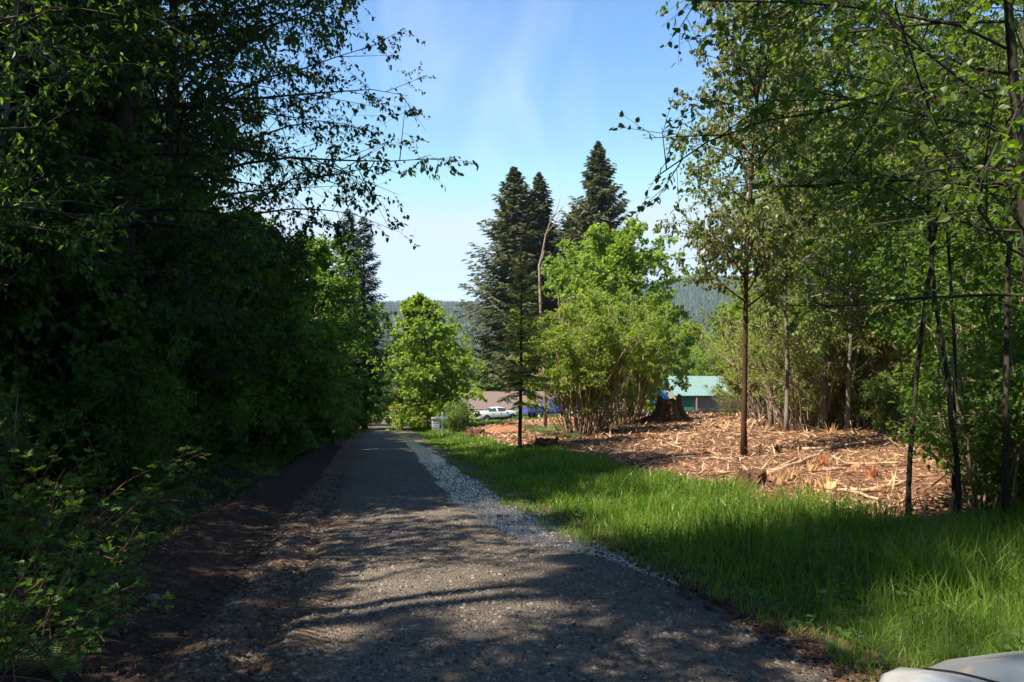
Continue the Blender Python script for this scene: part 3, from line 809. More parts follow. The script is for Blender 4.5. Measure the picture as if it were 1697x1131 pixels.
M['siding'] = plain('grey_siding', (0.20, 0.185, 0.17), 0.8, 0.2, 0, 0.12, 3)  # long walls: shade below the eave put into the colour
M['siding_pale'] = plain('pale_siding', (0.48, 0.40, 0.37), 0.8, 0.2, 0, 0.10, 3)  # gable ends: sunlit tone put into the colour; fascia shares it
M['shingle'] = plain('brown_shingle', (0.145, 0.108, 0.093), 0.9, 0.15, 0, 0.25, 12, 0.4)
M['red_trim'] = plain('red_trim', (0.40, 0.06, 0.035), 0.6)
M['green_metal'] = plain('green_metal_roof', (0.20, 0.31, 0.285), 0.35, 0.6, 0.25, 0.08, 1.5)
M['green_paint'] = plain('green_paint', (0.035, 0.20, 0.12), 0.5)
M['tan_wall'] = plain('tan_board', (0.27, 0.24, 0.20), 0.8, 0.2, 0, 0.15, 4)
M['dark_glass'] = plain('dark_glass', (0.02, 0.025, 0.03), 0.08, 0.8, 0, 0.05)
M['white_paint'] = plain('white_paint', (0.78, 0.77, 0.74), 0.5, 0.4, 0, 0.04, 5)
M['weathered'] = cut_wood('weathered_board', (0.22, 0.17, 0.13), (0.42, 0.35, 0.28))

def house(label, x0, x1, y0, depth, eave, rise, base, mats, over=0.5, name='house'):
    """gable house, ridge along X, long wall towards the road"""
    wallm, roofm, trimm = mats
    cx, cy = (x0 + x1) / 2, y0 + depth / 2
    r = tag(empty(name, (cx, cy, base)), label, 'house' if name == 'house' else 'shed')
    hw, hd, he = (x1 - x0) / 2, depth / 2, eave - base
    g = G()
    box(g, (0, -hd + 0.09, he / 2), (2 * hw, 0.18, he)); g.build('long_wall', wallm, r)
    g = G(); box(g, (0, hd - 0.09, he / 2), (2 * hw, 0.18, he)); g.build('long_wall', wallm, r)
    for s in (-1, 1):
        g = G(); xx = s * (hw - 0.09)
        prof = [(-hd + 0.18, 0), (hd - 0.18, 0), (hd - 0.18, he), (0, he + rise * (1 - 0.18 / hd) - 0.02), (-hd + 0.18, he)]
        v = [(xx - 0.09, a, b) for a, b in prof] + [(xx + 0.09, a, b) for a, b in prof]
        g.add(v, [(0, 2, 1), (0, 3, 2), (0, 4, 3), (5, 6, 7), (5, 7, 8), (5, 8, 9)], [(i, (i + 1) % 5, 5 + (i + 1) % 5, 5 + i) for i in range(5)])
        g.build('gable_wall', M['siding_pale'] if name == 'house' else wallm, r)
    for s in (-1, 1):
        g = G(); L = math.hypot(hd, rise); ux, uz = hd / L, rise / L
        yo, zo = s * (hd + over * ux), he - over * uz
        a0, a1 = -hw - over, hw + over
        n = np.array([0, s * uz, ux]) * 0.12
        lo = np.array([[a0, yo, zo], [a1, yo, zo]]); hi = np.array([[a0, s * 0.004, he + rise], [a1, s * 0.004, he + rise]])
        v = np.concatenate([lo, hi, lo + n, hi + n + np.array([0, 0, 0])])
        g.add(v + np.array([0, 0, 0.02]), None, [(0, 1, 3, 2), (4, 6, 7, 5), (0, 4, 5, 1), (2, 3, 7, 6), (0, 2, 6, 4), (1, 5, 7, 3)])
        rf = g.build('roof', roofm, r)
        if name == 'shed':
            gg = G(); k = 0
            for xx in np.arange(a0 + 0.1, a1, 0.28):
                c0 = np.array([xx, yo, zo + 0.02]) + n * 1.12; c1 = np.array([xx, s * 0.02, he + rise + 0.02]) + n * 1.12
                w = np.array([0.025, 0, 0]); h_ = n / 0.12 * 0.04
                gg.add([c0 - w, c0 + w, c1 + w, c1 - w, c0 + h_, c1 + h_], [(0, 1, 4), (2, 3, 5)], [(1, 2, 5, 4), (3, 0, 4, 5)])
            tag(gg.build('roof_rib', roofm, rf), kind='stuff')
    return r, he, hd, hw

# the long brown-roofed house behind the parked cars
r, he, hd, hw = house('long single storey house with a pinkish brown roof behind the white car', -4.4, 17.0, 84.0, 8.0, -9.75, 1.35, -13.4, (M['siding'], M['shingle'], M['red_trim']))
g = G(); box(g, (0, -hd - 0.55, he - 0.20), (2 * hw + 1.0, 0.05, 0.18)); g.build('fascia', M['siding_pale'], r)
for s in (-1, 1):
    g = G()
    L = math.hypot(hd, 1.35); a = math.atan2(1.35, hd)
    R = np.array([[1, 0, 0], [0, math.cos(a * s), -math.sin(a * s)], [0, math.sin(a * s), math.cos(a * s)]])
    box(g, (-hw - 0.53, -s * hd / 2, he + 0.675 - 0.12), (0.05, L + 0.4, 0.30), R=R)
    g.build('barge_board', M['red_trim'], r)
for k, xx in enumerate((-7.2, -2.0, 3.0, 7.5)):
    g = G(); box(g, (xx, -hd - 0.02, he - 1.15), (1.5, 0.06, 1.1)); f = g.build('window', M['white_paint'], r)
    g = G(); box(g, (xx - 0.35, -hd - 0.06, he - 1.15), (0.62, 0.03, 0.95)); g.build('pane', M['dark_glass'], f)
    g = G(); box(g, (xx + 0.35, -hd - 0.06, he - 1.15), (0.62, 0.03, 0.95)); g.build('pane', M['dark_glass'], f)
g = G(); box(g, (-4.8, -hd - 0.03, he - 1.32), (0.95, 0.08, 2.05)); dr = g.build('door', M['tan_wall'], r)
g = G(); box(g, (-4.45, -hd - 0.10, he - 1.4), (0.06, 0.06, 0.12)); g.build('handle', M['white_paint'], dr)

# the green-roofed shed at the far side of the clearing
SH0 = (at(1124, 657, 78)[0], at(1268, 657, 78)[0])
eave_z = at(1180, 655, 78)[2]
r, he, hd, hw = house('low shed with a ribbed green metal roof at the far edge of the clearing', SH0[0], SH0[1], 78.5, 6.4, eave_z, 1.55, H(16, 80) - 1.3, (M['tan_wall'], M['green_metal'], M['green_paint']), 0.45, 'shed')
for k in range(9):
    g = G(); xx = -hw + 2.2 + k * (2 * hw - 2.6) / 9
    box(g, (xx + 0.33, -hd - 0.013, he - 0.98), ((2 * hw - 2.6) / 9 - 0.05, 0.03, 1.92)); g.build('board', M['tan_wall'], r)
g = G(); box(g, (-hw + 1.0, -hd - 0.04, he - 1.1), (1.5, 0.08, 2.0)); tag(g.build('door', M['green_paint'], r), 'green painted door leaf')
g = G(); box(g, (-hw + 0.05, -hd - 0.32, he - 1.35), (0.13, 0.13, 2.7)); tag(g.build('post', M['weathered'], r), 'pale corner post')
g = G(); box(g, (-hw + 2.0, -hd - 0.32, he - 1.35), (0.13, 0.13, 2.7)); g.build('post', M['weathered'], r)
g = G(); box(g, (1.3, -hd - 0.05, he - 0.9), (0.9, 0.05, 0.6)); wd = g.build('window', M['weathered'], r)
g = G(); box(g, (1.3, -hd - 0.085, he - 0.9), (0.76, 0.02, 0.46)); g.build('pane', M['dark_glass'], wd)

# ================================================================== VEHICLES
def paint(name, c, rough=0.22):
    k = N(name); b = k.bsdf(c, rough, 0.5)
    b.inputs['Coat Weight'].default_value = 0.6; b.inputs['Coat Roughness'].default_value = 0.05
    return k.done(b)
M['car_white'] = paint('white_car_paint', (0.72, 0.72, 0.71))
M['car_blue'] = paint('blue_car_paint', (0.022, 0.055, 0.34), 0.3)
M['tyre'] = plain('tyre_rubber', (0.018, 0.018, 0.018), 0.8)
M['alloy'] = plain('wheel_alloy', (0.32, 0.32, 0.33), 0.35, 0.5, 0.8)
M['car_glass'] = plain('car_glass', (0.03, 0.045, 0.05), 0.05, 0.9, 0, 0.02)
M['black_trim'] = plain('black_trim', (0.015, 0.015, 0.016), 0.5)
M['tail_red'] = plain('tail_lamp_red', (0.45, 0.02, 0.02), 0.2, 0.6)
M['lamp_clear'] = plain('head_lamp', (0.6, 0.62, 0.64), 0.1, 0.8)
M['chrome'] = plain('chrome', (0.6, 0.6, 0.6), 0.2, 0.5, 1.0)

def wheel(root, x, y, rad, side, width=0.21):
    n = 28; th = np.arange(n) * 2 * PI / n
    def lathe(prof):
        v = np.concatenate([np.stack([x + rr * np.cos(th), np.full(n, y + side * yy), rad + rr * np.sin(th)], -1) for rr, yy in prof])
        m = len(prof); i = np.arange(m - 1)[:, None] * n; j = np.arange(n)[None]; k = (j + 1) % n
        return v, np.stack([i + j, i + k, i + n + k, i + n + j], -1).reshape(-1, 4)
    w = empty('wheel', (0, 0, 0)); w.parent = root
    g = G(); v, q = lathe([(rad * 0.62, -width), (rad * 0.95, -width), (rad, -width * 0.85), (rad, -0.03), (rad * 0.95, 0.0), (rad * 0.66, 0.0), (rad * 0.62, -0.02)]); g.add(v, None, q)
    g.build('tyre', M['tyre'], w, True)
    g = G(); v, q = lathe([(rad * 0.64, -0.005), (rad * 0.58, -0.012), (rad * 0.54, -0.05), (0.001, -0.055)]); g.add(v, None, q)
    for k in range(5):
        a = k * 2 * PI / 5 + 0.3; c, s_ = math.cos(a), math.sin(a)
        p0 = np.array([x + c * 0.03, y - side * 0.012, rad + s_ * 0.03]); p1 = np.array([x + c * rad * 0.58, y - side * 0.01, rad + s_ * rad * 0.58])
        tube(g, np.array([p0, p1]), [0.045, 0.03], 4)
    g.build('rim', M['alloy'], w)

def smooth_interp(x, xp, fp, k=0.10):
    return sum(np.interp(x + d * k, xp, fp) for d in (-1, -0.5, 0, 0.5, 1)) / 5

def sedan(label, mat, mtx):
    root = tag(empty('car', (0, 0, 0)), label, 'car')
    L = 4.75
    xs = np.concatenate([np.linspace(0, 0.25, 8), np.linspace(0.3, L - 0.45, 60), np.linspace(L - 0.4, L, 16)])
    st = np.array([0, 0.06, 0.25, 0.85, 1.25, 1.85, 2.35, 2.85, 3.25, 3.62, 3.8, 4.25, 4.55, 4.69, 4.75])
    zt = smooth_interp(xs, st, [0.70, 0.86, 0.98, 1.03, 1.22, 1.405, 1.44, 1.385, 1.20, 1.00, 0.965, 0.89, 0.80, 0.70, 0.56], 0.07)
    zb = smooth_interp(xs, st, [0.66, 0.80, 0.90, 0.94, 0.945, 0.94, 0.93, 0.92, 0.91, 0.90, 0.89, 0.815, 0.72, 0.62, 0.50], 0.07)
    wb = smooth_interp(xs, st, [0.62, 0.74, 0.82, 0.87, 0.88, 0.89, 0.89, 0.89, 0.885, 0.88, 0.875, 0.84, 0.74, 0.62, 0.46], 0.06)
    wt_ = smooth_interp(xs, st, [0.55, 0.66, 0.70, 0.68, 0.60, 0.56, 0.56, 0.58, 0.63, 0.70, 0.73, 0.70, 0.60, 0.50, 0.36], 0.07)
    zs = smooth_interp(xs, st, [0.42, 0.34, 0.26, 0.22, 0.2, 0.19, 0.19, 0.19, 0.19, 0.2, 0.2, 0.21, 0.23, 0.27, 0.36], 0.05)
    half = []
    for i in range(len(xs)):
        a, b, c, d, e = zt[i], zb[i], wb[i], wt_[i], zs[i]
        gh = max(a - b, 0.0)
        half.append([(0, a), (d * 0.5, a - 0.008), (d * 0.85, a - 0.025 - 0.02 * gh), (d, a - 0.05 - 0.10 * gh), (d * 0.45 + c * 0.55, b + 0.42 * (a - b)), (c - 0.012, b + 0.015), (c + 0.006, b - 0.03),
                     (c + 0.03, b * 0.62 + e * 0.38), (c + 0.02, b * 0.3 + e * 0.7), (c - 0.02, e + 0.03), (c - 0.10, e), (0, e)])
    half = np.array(half)                                           # stations x points x (y, z)
    n, m = half.shape[:2]
    full = np.concatenate([half, half[:, -2:0:-1] * np.array([-1, 1])], 1)
    k = full.shape[1]
    v = np.concatenate([np.repeat(xs[:, None, None], k, 1), full], -1)
    idx = np.arange(n * k).reshape(n, k); nxt = np.roll(idx, -1, 1)
    q = np.stack([idx[:-1], nxt[:-1], nxt[1:], idx[1:]], -1).reshape(-1, 4)
    g = G(); g.add(v.reshape(-1, 3), [(idx[0, 0], idx[0, j + 1], idx[0, j]) for j in range(1, k - 1)] + [(idx[-1, 0], idx[-1, j], idx[-1, j + 1]) for j in range(1, k - 1)], q)
    g.build('body', mat, root, True)
    def patch(name, i0, i1, js, mirror, m_, off=0.006):
        a = np.where((xs >= i0) & (xs <= i1))[0]
        P = v[a][:, js]
        dn = np.cross(np.gradient(P, axis=0), np.gradient(P, axis=1)); dn = norm(dn)
        c = P.mean((0, 1)); ref = c - np.array([c[0], 0, 0.6])
        if (dn.reshape(-1, 3) @ ref).mean() < 0: dn = -dn
        P = P + dn * off
        if mirror: P = P * np.array([1, -1, 1])
        r_, c_ = P.shape[:2]; ii = np.arange(r_ * c_).reshape(r_, c_)
        gg = G(); gg.add(P.reshape(-1, 3), None, np.stack([ii[:-1, :-1], ii[:-1, 1:], ii[1:, 1:], ii[1:, :-1]], -1).reshape(-1, 4))
        return gg.build(name, m_, root, True)
    for mir in (False, True):
        patch('side_window', 1.15, 2.08, [3, 4, 5], mir, M['car_glass'])
        patch('side_window', 2.17, 3.22, [3, 4, 5], mir, M['car_glass'])
        patch('tail_light', 0.0, 0.30, [6, 7], mir, M['tail_red'])
        patch('headlight', 4.28, 4.70, [6, 7], mir, M['lamp_clear'])
        patch('sill', 0.9, 3.6, [8, 9], mir, M['black_trim'])
    full_js = [k - 3, k - 2, k - 1, 0, 1, 2, 3]
    patch('windscreen', 2.96, 3.58, full_js, False, M['car_glass'])
    patch('rear_window', 0.92, 1.70, full_js, False, M['car_glass'])
    for s in (-1, 1):
        for x in (0.92, 3.72):
            th = np.linspace(0, 2 * PI, 25)[:-1]; yy = s * 0.915
            g = G(); vv = np.stack([x + 0.37 * np.cos(th), np.full(24, yy), 0.33 + 0.37 * np.sin(th)], -1); vv[:, 2] = np.maximum(vv[:, 2], 0.2)
            g.add(np.concatenate([vv, vv * np.array([1, 0.85, 1])]), [(0, j, j + 1) for j in range(1, 23)], [(j, (j + 1) % 24, 24 + (j + 1) % 24, 24 + j) for j in range(24)])
            g.build('wheel_arch', M['black_trim'], root)
            wheel(root, x, s * 0.935, 0.32, s)
        g = G(); box(g, (3.05, s * 1.0, 0.98), (0.12, 0.18, 0.12)); g.build('wing_mirror', mat, root)
        for x in (1.55, 2.45):
            g = G(); box(g, (x, s * 0.925, 0.80), (0.18, 0.02, 0.03)); g.build('door_handle', M['chrome'], root)
    for s in (-1, 1):                                               # bonnet shut lines
        sel = np.where((xs >= 3.62) & (xs <= 4.62))[0]
        P = np.stack([xs[sel], s * half[sel, 3, 0] * 0.985, half[sel, 3, 1] + 0.004], -1)
        gg = G(); tube(gg, P, 0.004, 5); gg.build('bonnet_seam', M['black_trim'], root)
    sel = int(np.argmin(abs(xs - 4.62))); Pw = v[sel][[k - 3, k - 2, k - 1, 0, 1, 2, 3]] + np.array([0.004, 0, 0.004])
    gg = G(); tube(gg, Pw, 0.004, 5); gg.build('bonnet_seam', M['black_trim'], root)
    g = G(); box(g, (4.755, 0, 0.52), (0.03, 0.7, 0.14)); g.build('grille', M['black_trim'], root)
    g = G(); box(g, (-0.012, 0, 0.62), (0.02, 0.5, 0.13)); g.build('number_plate', M['white_paint'], root)
    root.matrix_world = mtx
    return root

# the white saloon parked beyond the brown mound
p = at(786, 705, 70)
sedan('dusty white saloon car parked beyond the brown mound by the house', M['car_white'], slope_frame(p[0], p[1], math.radians(30)))
# the vehicle whose bonnet corner shows by the camera
sedan('white car by the photographer with only a bonnet corner in view', M['car_white'], slope_frame(2.50, -2.20, math.radians(98)))

def pickup(label, mat, mtx):
    root = tag(empty('pickup_truck', (0, 0, 0)), label, 'truck')
    g = G()
    for s in (-1, 1):
        pts = [(0.02, 0.62), (0.02, 1.08), (2.05, 1.08), (2.05, 0.55), (1.50, 0.55), (1.42, 0.82), (1.25, 0.93), (0.95, 0.93), (0.76, 0.82), (0.68, 0.58)]
        v = [(x, s * 0.90, z) for x, z in pts] + [(x, s * 0.80, z) for x, z in pts]; n = len(pts)
        g.add(v, [(0, 1, 9), (1, 8, 9), (1, 7, 8), (1, 2, 7), (2, 6, 7), (2, 5, 6), (2, 3, 5), (3, 4, 5)] + [(10, 19, 11), (11, 19, 18), (11, 18, 17), (11, 17, 12), (12, 17, 16), (12, 16, 15), (12, 15, 13), (13, 15, 14)], [(i, (i + 1) % n, n + (i + 1) % n, n + i) for i in range(n)])
    box(g, (1.03, 0, 0.66), (2.0, 1.6, 0.06)); box(g, (2.02, 0, 0.86), (0.06, 1.6, 0.46))
    g.build('cargo_bed', mat, root)
    g = G()
    for s in (-1, 1): box(g, (1.04, s * 0.85, 1.105), (2.06, 0.11, 0.05))
    g.build('bed_rail', mat, root)
    g = G(); box(g, (-0.02, 0, 0.84), (0.07, 1.58, 0.46)); tgt = g.build('tailgate', mat, root)
    g = G(); box(g, (-0.065, 0, 0.98), (0.02, 0.24, 0.06)); g.build('handle', M['black_trim'], tgt)
    g = G(); box(g, (-0.1, 0, 0.52), (0.12, 1.78, 0.14)); g.build('rear_bumper', M['chrome'], root)
    for s in (-1, 1):
        g = G(); box(g, (-0.005, s * 0.86, 0.86), (0.09, 0.10, 0.34)); g.build('tail_light', M['tail_red'], root)
    prof = [(2.12, 0.45), (2.12, 1.10), (2.30, 1.70), (3.35, 1.72), (3.95, 1.12), (5.15, 1.02), (5.30, 0.92), (5.30, 0.45)]
    g = G(); n = len(prof)
    wid = [0.90, 0.90, 0.72, 0.72, 0.90, 0.86, 0.82, 0.84]
    v = [(x, -w, z) for (x, z), w in zip(prof, wid)] + [(x, w, z) for (x, z), w in zip(prof, wid)]
    side = [(0, 1, 4), (1, 2, 3), (1, 3, 4), (0, 4, 5), (0, 5, 7), (5, 6, 7)]
    g.add(v, side + [(a + n, c + n, b + n) for a, b, c in side], [(i, n + i, n + (i + 1) % n, (i + 1) % n) for i in range(n)])
    g.build('cab', mat, root)
    for s in (-1, 1):
        g = G(); w = [(2.28, 1.16), (2.40, 1.63), (3.28, 1.64), (3.72, 1.16)]
        yy = lambda z: s * (0.905 - 0.18 * (z - 1.1) / 0.6)
        g.add([(x, yy(z) + s * 0.006, z) for x, z in w], None, [(0, 1, 2, 3)]); g.build('side_window', M['car_glass'], root)
        wheel(root, 1.10, s * 0.92, 0.37, s, 0.24); wheel(root, 4.45, s * 0.92, 0.37, s, 0.24)
    g = G(); g.add([(2.155, -0.62, 1.20), (2.155, 0.62, 1.20), (2.27, 0.56, 1.63), (2.27, -0.56, 1.63)] , None, [(0, 1, 2, 3)]); g.build('rear_window', M['car_glass'], root)
    g = G(); box(g, (5.31, 0, 0.78), (0.04, 1.2, 0.2)); g.build('grille', M['chrome'], root)
    root.matrix_world = mtx
    return root
p = at(870, 700, 68)
pickup('blue pickup truck with an open cargo bed parked behind the shrubs', M['car_blue'], slope_frame(p[0], p[1], math.radians(22)))

# ================================================================== SIGN
sx, sy, sz = on_ground(733, 724)
sg = tag(empty('sale_sign', (sx, sy, sz), math.radians(8)), 'white wooden post sign with a hanging panel beside the driveway', 'sign')
g = G(); box(g, (0, 0, 0.62), (0.10, 0.10, 1.64)); g.build('post', M['white_paint'], sg)
g = G(); box(g, (-0.18, 0, 1.12), (0.92, 0.094, 0.09)); g.build('crossbar', M['white_paint'], sg)
g = G(); box(g, (-0.40, 0, 0.72), (0.44, 0.025, 0.60)); pn = g.build('sign_panel', M['white_paint'], sg)
M['ink'] = plain('faded_print', (0.30, 0.31, 0.33), 0.7)
g = G()
for k, (zz, w) in enumerate([(0.94, 0.30), (0.82, 0.34), (0.70, 0.24), (0.58, 0.34), (0.50, 0.28)]):
    box(g, (-0.40, -0.0165, zz), (w, 0.006, 0.045))
tag(g.build('faded_print', M['ink'], pn), kind='stuff')
for s in (-0.56, -0.24):
    g = G(); tube(g, np.array([[s, 0, 1.02], [s, 0, 1.08]]), 0.008, 5); g.build('hook', M['chrome'], sg)

# ================================================================== CLEARING: stump, stubs, sticks, chips
rc = np.random.default_rng(21)
def stump(label, u, v, h, rb, rt, mat, hollow=0.5, name='stump', seed=1):
    rr = np.random.default_rng(seed)
    x, y, z = on_ground(u, v)
    o = tag(empty(name, (x, y, z)), label, 'stump')
    n = 40; th = np.arange(n) * 2 * PI / n
    lob = 1 + 0.22 * np.cos(th * 5 + 1) + 0.12 * np.cos(th * 9 + 2) + rr.normal(0, 0.04, n)
    g = G(); rows = []
    for f in np.linspace(0, 1, 9):
        r = rt + (rb - rt) * (1 - f) ** 2.0
        lobf = 1 + (lob - 1) * (1.0 - 0.55 * f)
        zz = -0.2 + (h + 0.2) * f
        jag = (rr.uniform(-0.10, 0.16, n) + 0.14 * np.cos(th * 2 + 0.4)) * h * (f > 0.95)
        rows.append(np.stack([r * lobf * np.cos(th), r * lobf * np.sin(th), zz + jag + rr.normal(0, 0.012, n)], -1))
    top = rows[-1]
    for f, dz in ((0.8, -0.04), (0.6, -hollow * h * 0.5), (0.3, -hollow * h)):
        rw = top * np.array([f, f, 1]); rw[:, 2] = h + dz + rr.normal(0, 0.03, n); rows.append(rw)
    v = np.stack(rows); m = len(rows)
    i = np.arange(m - 1)[:, None] * n; j = np.arange(n)[None]; k = (j + 1) % n
    g.add(np.concatenate([v.reshape(-1, 3), [[0, 0, h - hollow * h]]]), [(m * n, (m - 1) * n + a, (m - 1) * n + (a + 1) % n) for a in range(n)], np.stack([i + j, i + k, i + n + k, i + n + j], -1).reshape(-1, 4))
    g.build('stump_wood', mat, o)
    if rb > 0.3:
        for a in range(7):
            t = a * 0.9 + rr.uniform(0, 0.5)
            g = G(); L = rb * rr.uniform(0.9, 1.5)
            pts = np.array([[math.cos(t) * rb * 0.5, math.sin(t) * rb * 0.5, 0.30 * h * 0.6], [math.cos(t) * rb * 0.95, math.sin(t) * rb * 0.95, 0.10 * h], [math.cos(t + 0.15) * (rb + L * 0.3), math.sin(t + 0.15) * (rb + L * 0.3), -0.12]])
            tube(g, pts, [rt * 0.32, rt * 0.24, rt * 0.10], 7); g.build('root', mat, o, True)
    return o
stump('tall dark old stump with splayed roots between the shrubs and the shed', 1108, 700, 1.30, 1.35, 0.62, M['old_wood'], 0.35, seed=3)
stump('low hollow dark stump at the grass edge of the clearing', 1246, 806, 0.26, 0.42, 0.22, M['old_wood'], 0.6, seed=4)
stump('rotten brown stump under the small cedar beside the driveway bank', 790, 722, 0.30, 0.75, 0.4, M['old_wood'], 0.5, seed=5)
stump('dark rotten stump just right of the small cedar trunk', 905, 745, 0.35, 0.7, 0.38, M['old_wood'], 0.5, seed=6)

def splinter_stub(label, u, v, h, r, mat, seed):
    """shredded sapling stub: a ragged cluster of upright splinters on a short round base"""
    rr = np.random.default_rng(seed)
    x, y, z = on_ground(u, v)
    o = tag(empty('sapling_stub', (x, y, z), rr.uniform(0, 6)), label, 'stub', 'mulched sapling stubs in the clearing')
    g = G(); n = 12; th = np.arange(n) * 2 * PI / n; rows = []
    for f in np.linspace(0, 1, 5):
        jag = rr.uniform(-0.35, 0.25, n) * h * (f > 0.9)
        rad = r * (1.15 - 0.25 * f) * (1 + rr.normal(0, 0.08, n))
        rows.append(np.stack([rad * np.cos(th) + 0.12 * h * f, rad * np.sin(th), -0.06 + (h * 0.5 + 0.06) * f + jag * 0.7], -1))
    rows.append(rows[-1] * np.array([0.4, 0.4, 0.8]))
    m = len(rows); i = np.arange(m - 1)[:, None] * n; j = np.arange(n)[None]; k = (j + 1) % n
    vv = np.stack(rows).reshape(-1, 3)
    g.add(np.concatenate([vv, vv[-n:].mean(0)[None]]), [(m * n, (m - 1) * n + a, (m - 1) * n + (a + 1) % n) for a in range(n)], np.stack([i + j, i + k, i + n + k, i + n + j], -1).reshape(-1, 4))
    g.build('base', mat, o)
    for s in range(9):
        a = rr.uniform(0, 2 * PI); g = G()
        p0 = np.array([math.cos(a) * r * 0.8, math.sin(a) * r * 0.8, 0.0]); d = np.array([math.cos(a) * 0.3, math.sin(a) * 0.3, 1]) + rr.normal(0, 0.15, 3)
        p1 = p0 + d / np.linalg.norm(d) * h * rr.uniform(0.7, 1.2)
        tube(g, np.array([p0, (p0 + p1) / 2, p1]), [r * 0.24, r * 0.16, 0.003], 4); g.build('splinter', mat, o)
    return o
stub_list = [(1444, 795, 0.36, 0.085, 'cut_red', 'bright red-orange cut stub standing alone'), (1372, 818, 0.34, 0.10, 'cut', 'thick ragged yellow stub at the grass edge'),
             (1336, 812, 0.30, 0.07, 'cut', 'ragged stub left of the thick yellow one'), (1352, 822, 0.22, 0.08, 'cut', 'short stub in front of the thick yellow one'),
             (1312, 796, 0.28, 0.05, 'cut', 'thin pale stub above the hollow stump'), (1296, 806, 0.30, 0.05, 'cut', 'slanting stub right of the hollow stump'),
             (1283, 800, 0.26, 0.045, 'cut', 'narrow stub touching the hollow stump edge'), (1362, 776, 0.30, 0.08, 'cut_red', 'torn red stub below the long slanting pole'),
             (1420, 782, 0.22, 0.05, 'cut', 'pale stub beside the red-orange one'), (1290, 752, 0.36, 0.05, 'old_wood', 'dark upright stub right of the slender alder'),
             (1256, 755, 0.40, 0.04, 'old_wood', 'thin dark stub touching the slender alder trunk'), (1378, 722, 0.40, 0.07, 'cut', 'ragged stub below the green shrubs'),
             (1345, 784, 0.24, 0.06, 'cut', 'split stub in the litter below the pole'), (1480, 770, 0.24, 0.05, 'cut', 'small stub near the right saplings'), (1462, 822, 0.2, 0.06, 'cut', 'stub beside the grey pole end'),
             (1230, 720, 0.34, 0.05, 'cut', 'far stub left of the alder trunk'), (1175, 742, 0.22, 0.05, 'cut_red', 'small reddish stub mid clearing'), (1320, 736, 0.26, 0.05, 'cut', 'stub half way to the green shrubs')]
for k, (u, v, h, r, m_, lab) in enumerate(stub_list):
    splinter_stub(lab, u, v, h, r, M[m_], 100 + k)

def stick(label, u0, v0, u1, v1, r, mat='log', lift=0.06, name='pole', cat='stick', group='cut poles and sticks in the clearing'):
    a = on_ground(u0, v0); b = on_ground(u1, v1)
    o = tag(empty(name, tuple(a)), label, cat, group)
    n = 7; f = np.linspace(0, 1, n)[:, None]
    pts = (b - a) * f; L = np.linalg.norm(b - a)
    pts = pts + rc.normal(0, 0.012 * L, (n, 3)) * np.array([1, 1, 0.3])
    pts[:, 2] = np.maximum(height(pts[:, 0] + a[0], pts[:, 1] + a[1]) - a[2] + r * 0.8, pts[:, 2]) + lift * f[:, 0]
    g = G(); tube(g, pts, np.linspace(r, r * 0.6, n), 7); g.build('wood', M[mat], o, True)
    t = rc.uniform(0.3, 0.7); c, dd = lerp_path(pts, t)
    e = c + np.array([rc.normal(0, 0.12), rc.normal(0, 0.12), 0.10 + 0.05 * L])
    g = G(); tube(g, np.array([c, e]), [r * 0.5, r * 0.25], 5); g.build('branch_stub', M[mat], o)
    return o
sticks = [(1265, 792, 1368, 757, 0.055, 'long pale slanting pole across the litter'), (1262, 788, 1325, 766, 0.04, 'pole lying along the left of the long one'),
          (1392, 806, 1455, 838, 0.035, 'pale stick pointing down to the grass'), (1410, 822, 1505, 808, 0.05, 'grey pole lying toward the right saplings'),
          (1380, 818, 1440, 822, 0.035, 'stick beside the thick yellow stub'), (1408, 732, 1424, 713, 0.05, 'short pale branch propped up near the shrubs'),
          (1330, 748, 1490, 731, 0.05, 'long pole across the back of the litter'), (1060, 772, 1150, 762, 0.03, 'thin stick in the shaded brush'),
          (1160, 762, 1236, 766, 0.03, 'thin stick left of the slender alder foot'), (1045, 790, 1090, 768, 0.025, 'stick at the grass edge of the brush pile'),
          (1100, 732, 1130, 750, 0.03, 'pale stick in the sunny chips'), (1080, 745, 1180, 735, 0.025, 'long twig in the sunny chips'),
          (1330, 720, 1345, 738, 0.03, 'dark stick leaning in the litter'), (1200, 700, 1236, 714, 0.03, 'stick behind the alder trunk'),
          (1400, 770, 1500, 776, 0.03, 'stick lying below the red-orange stub'), (1350, 832, 1410, 852, 0.03, 'stick half sunk in the grass edge'),
          (1240, 715, 1300, 722, 0.03, 'stick right of the alder trunk'), (1300, 700, 1340, 712, 0.04, 'stick under the twiggy shrubs'),
          (1460, 850, 1500, 838, 0.035, 'reddish stick at the right grass edge'), (1010, 760, 1060, 752, 0.03, 'stick at the far brush edge'), (1420, 842, 1450, 846, 0.05, 'short thick billet at the grass edge')]
for s in sticks: stick(s[5], *s[:5])
stick('fallen pale log in front of the shed', 1143, 688, 1192, 684, 0.14, 'log', 0.25, 'log', 'log', None)

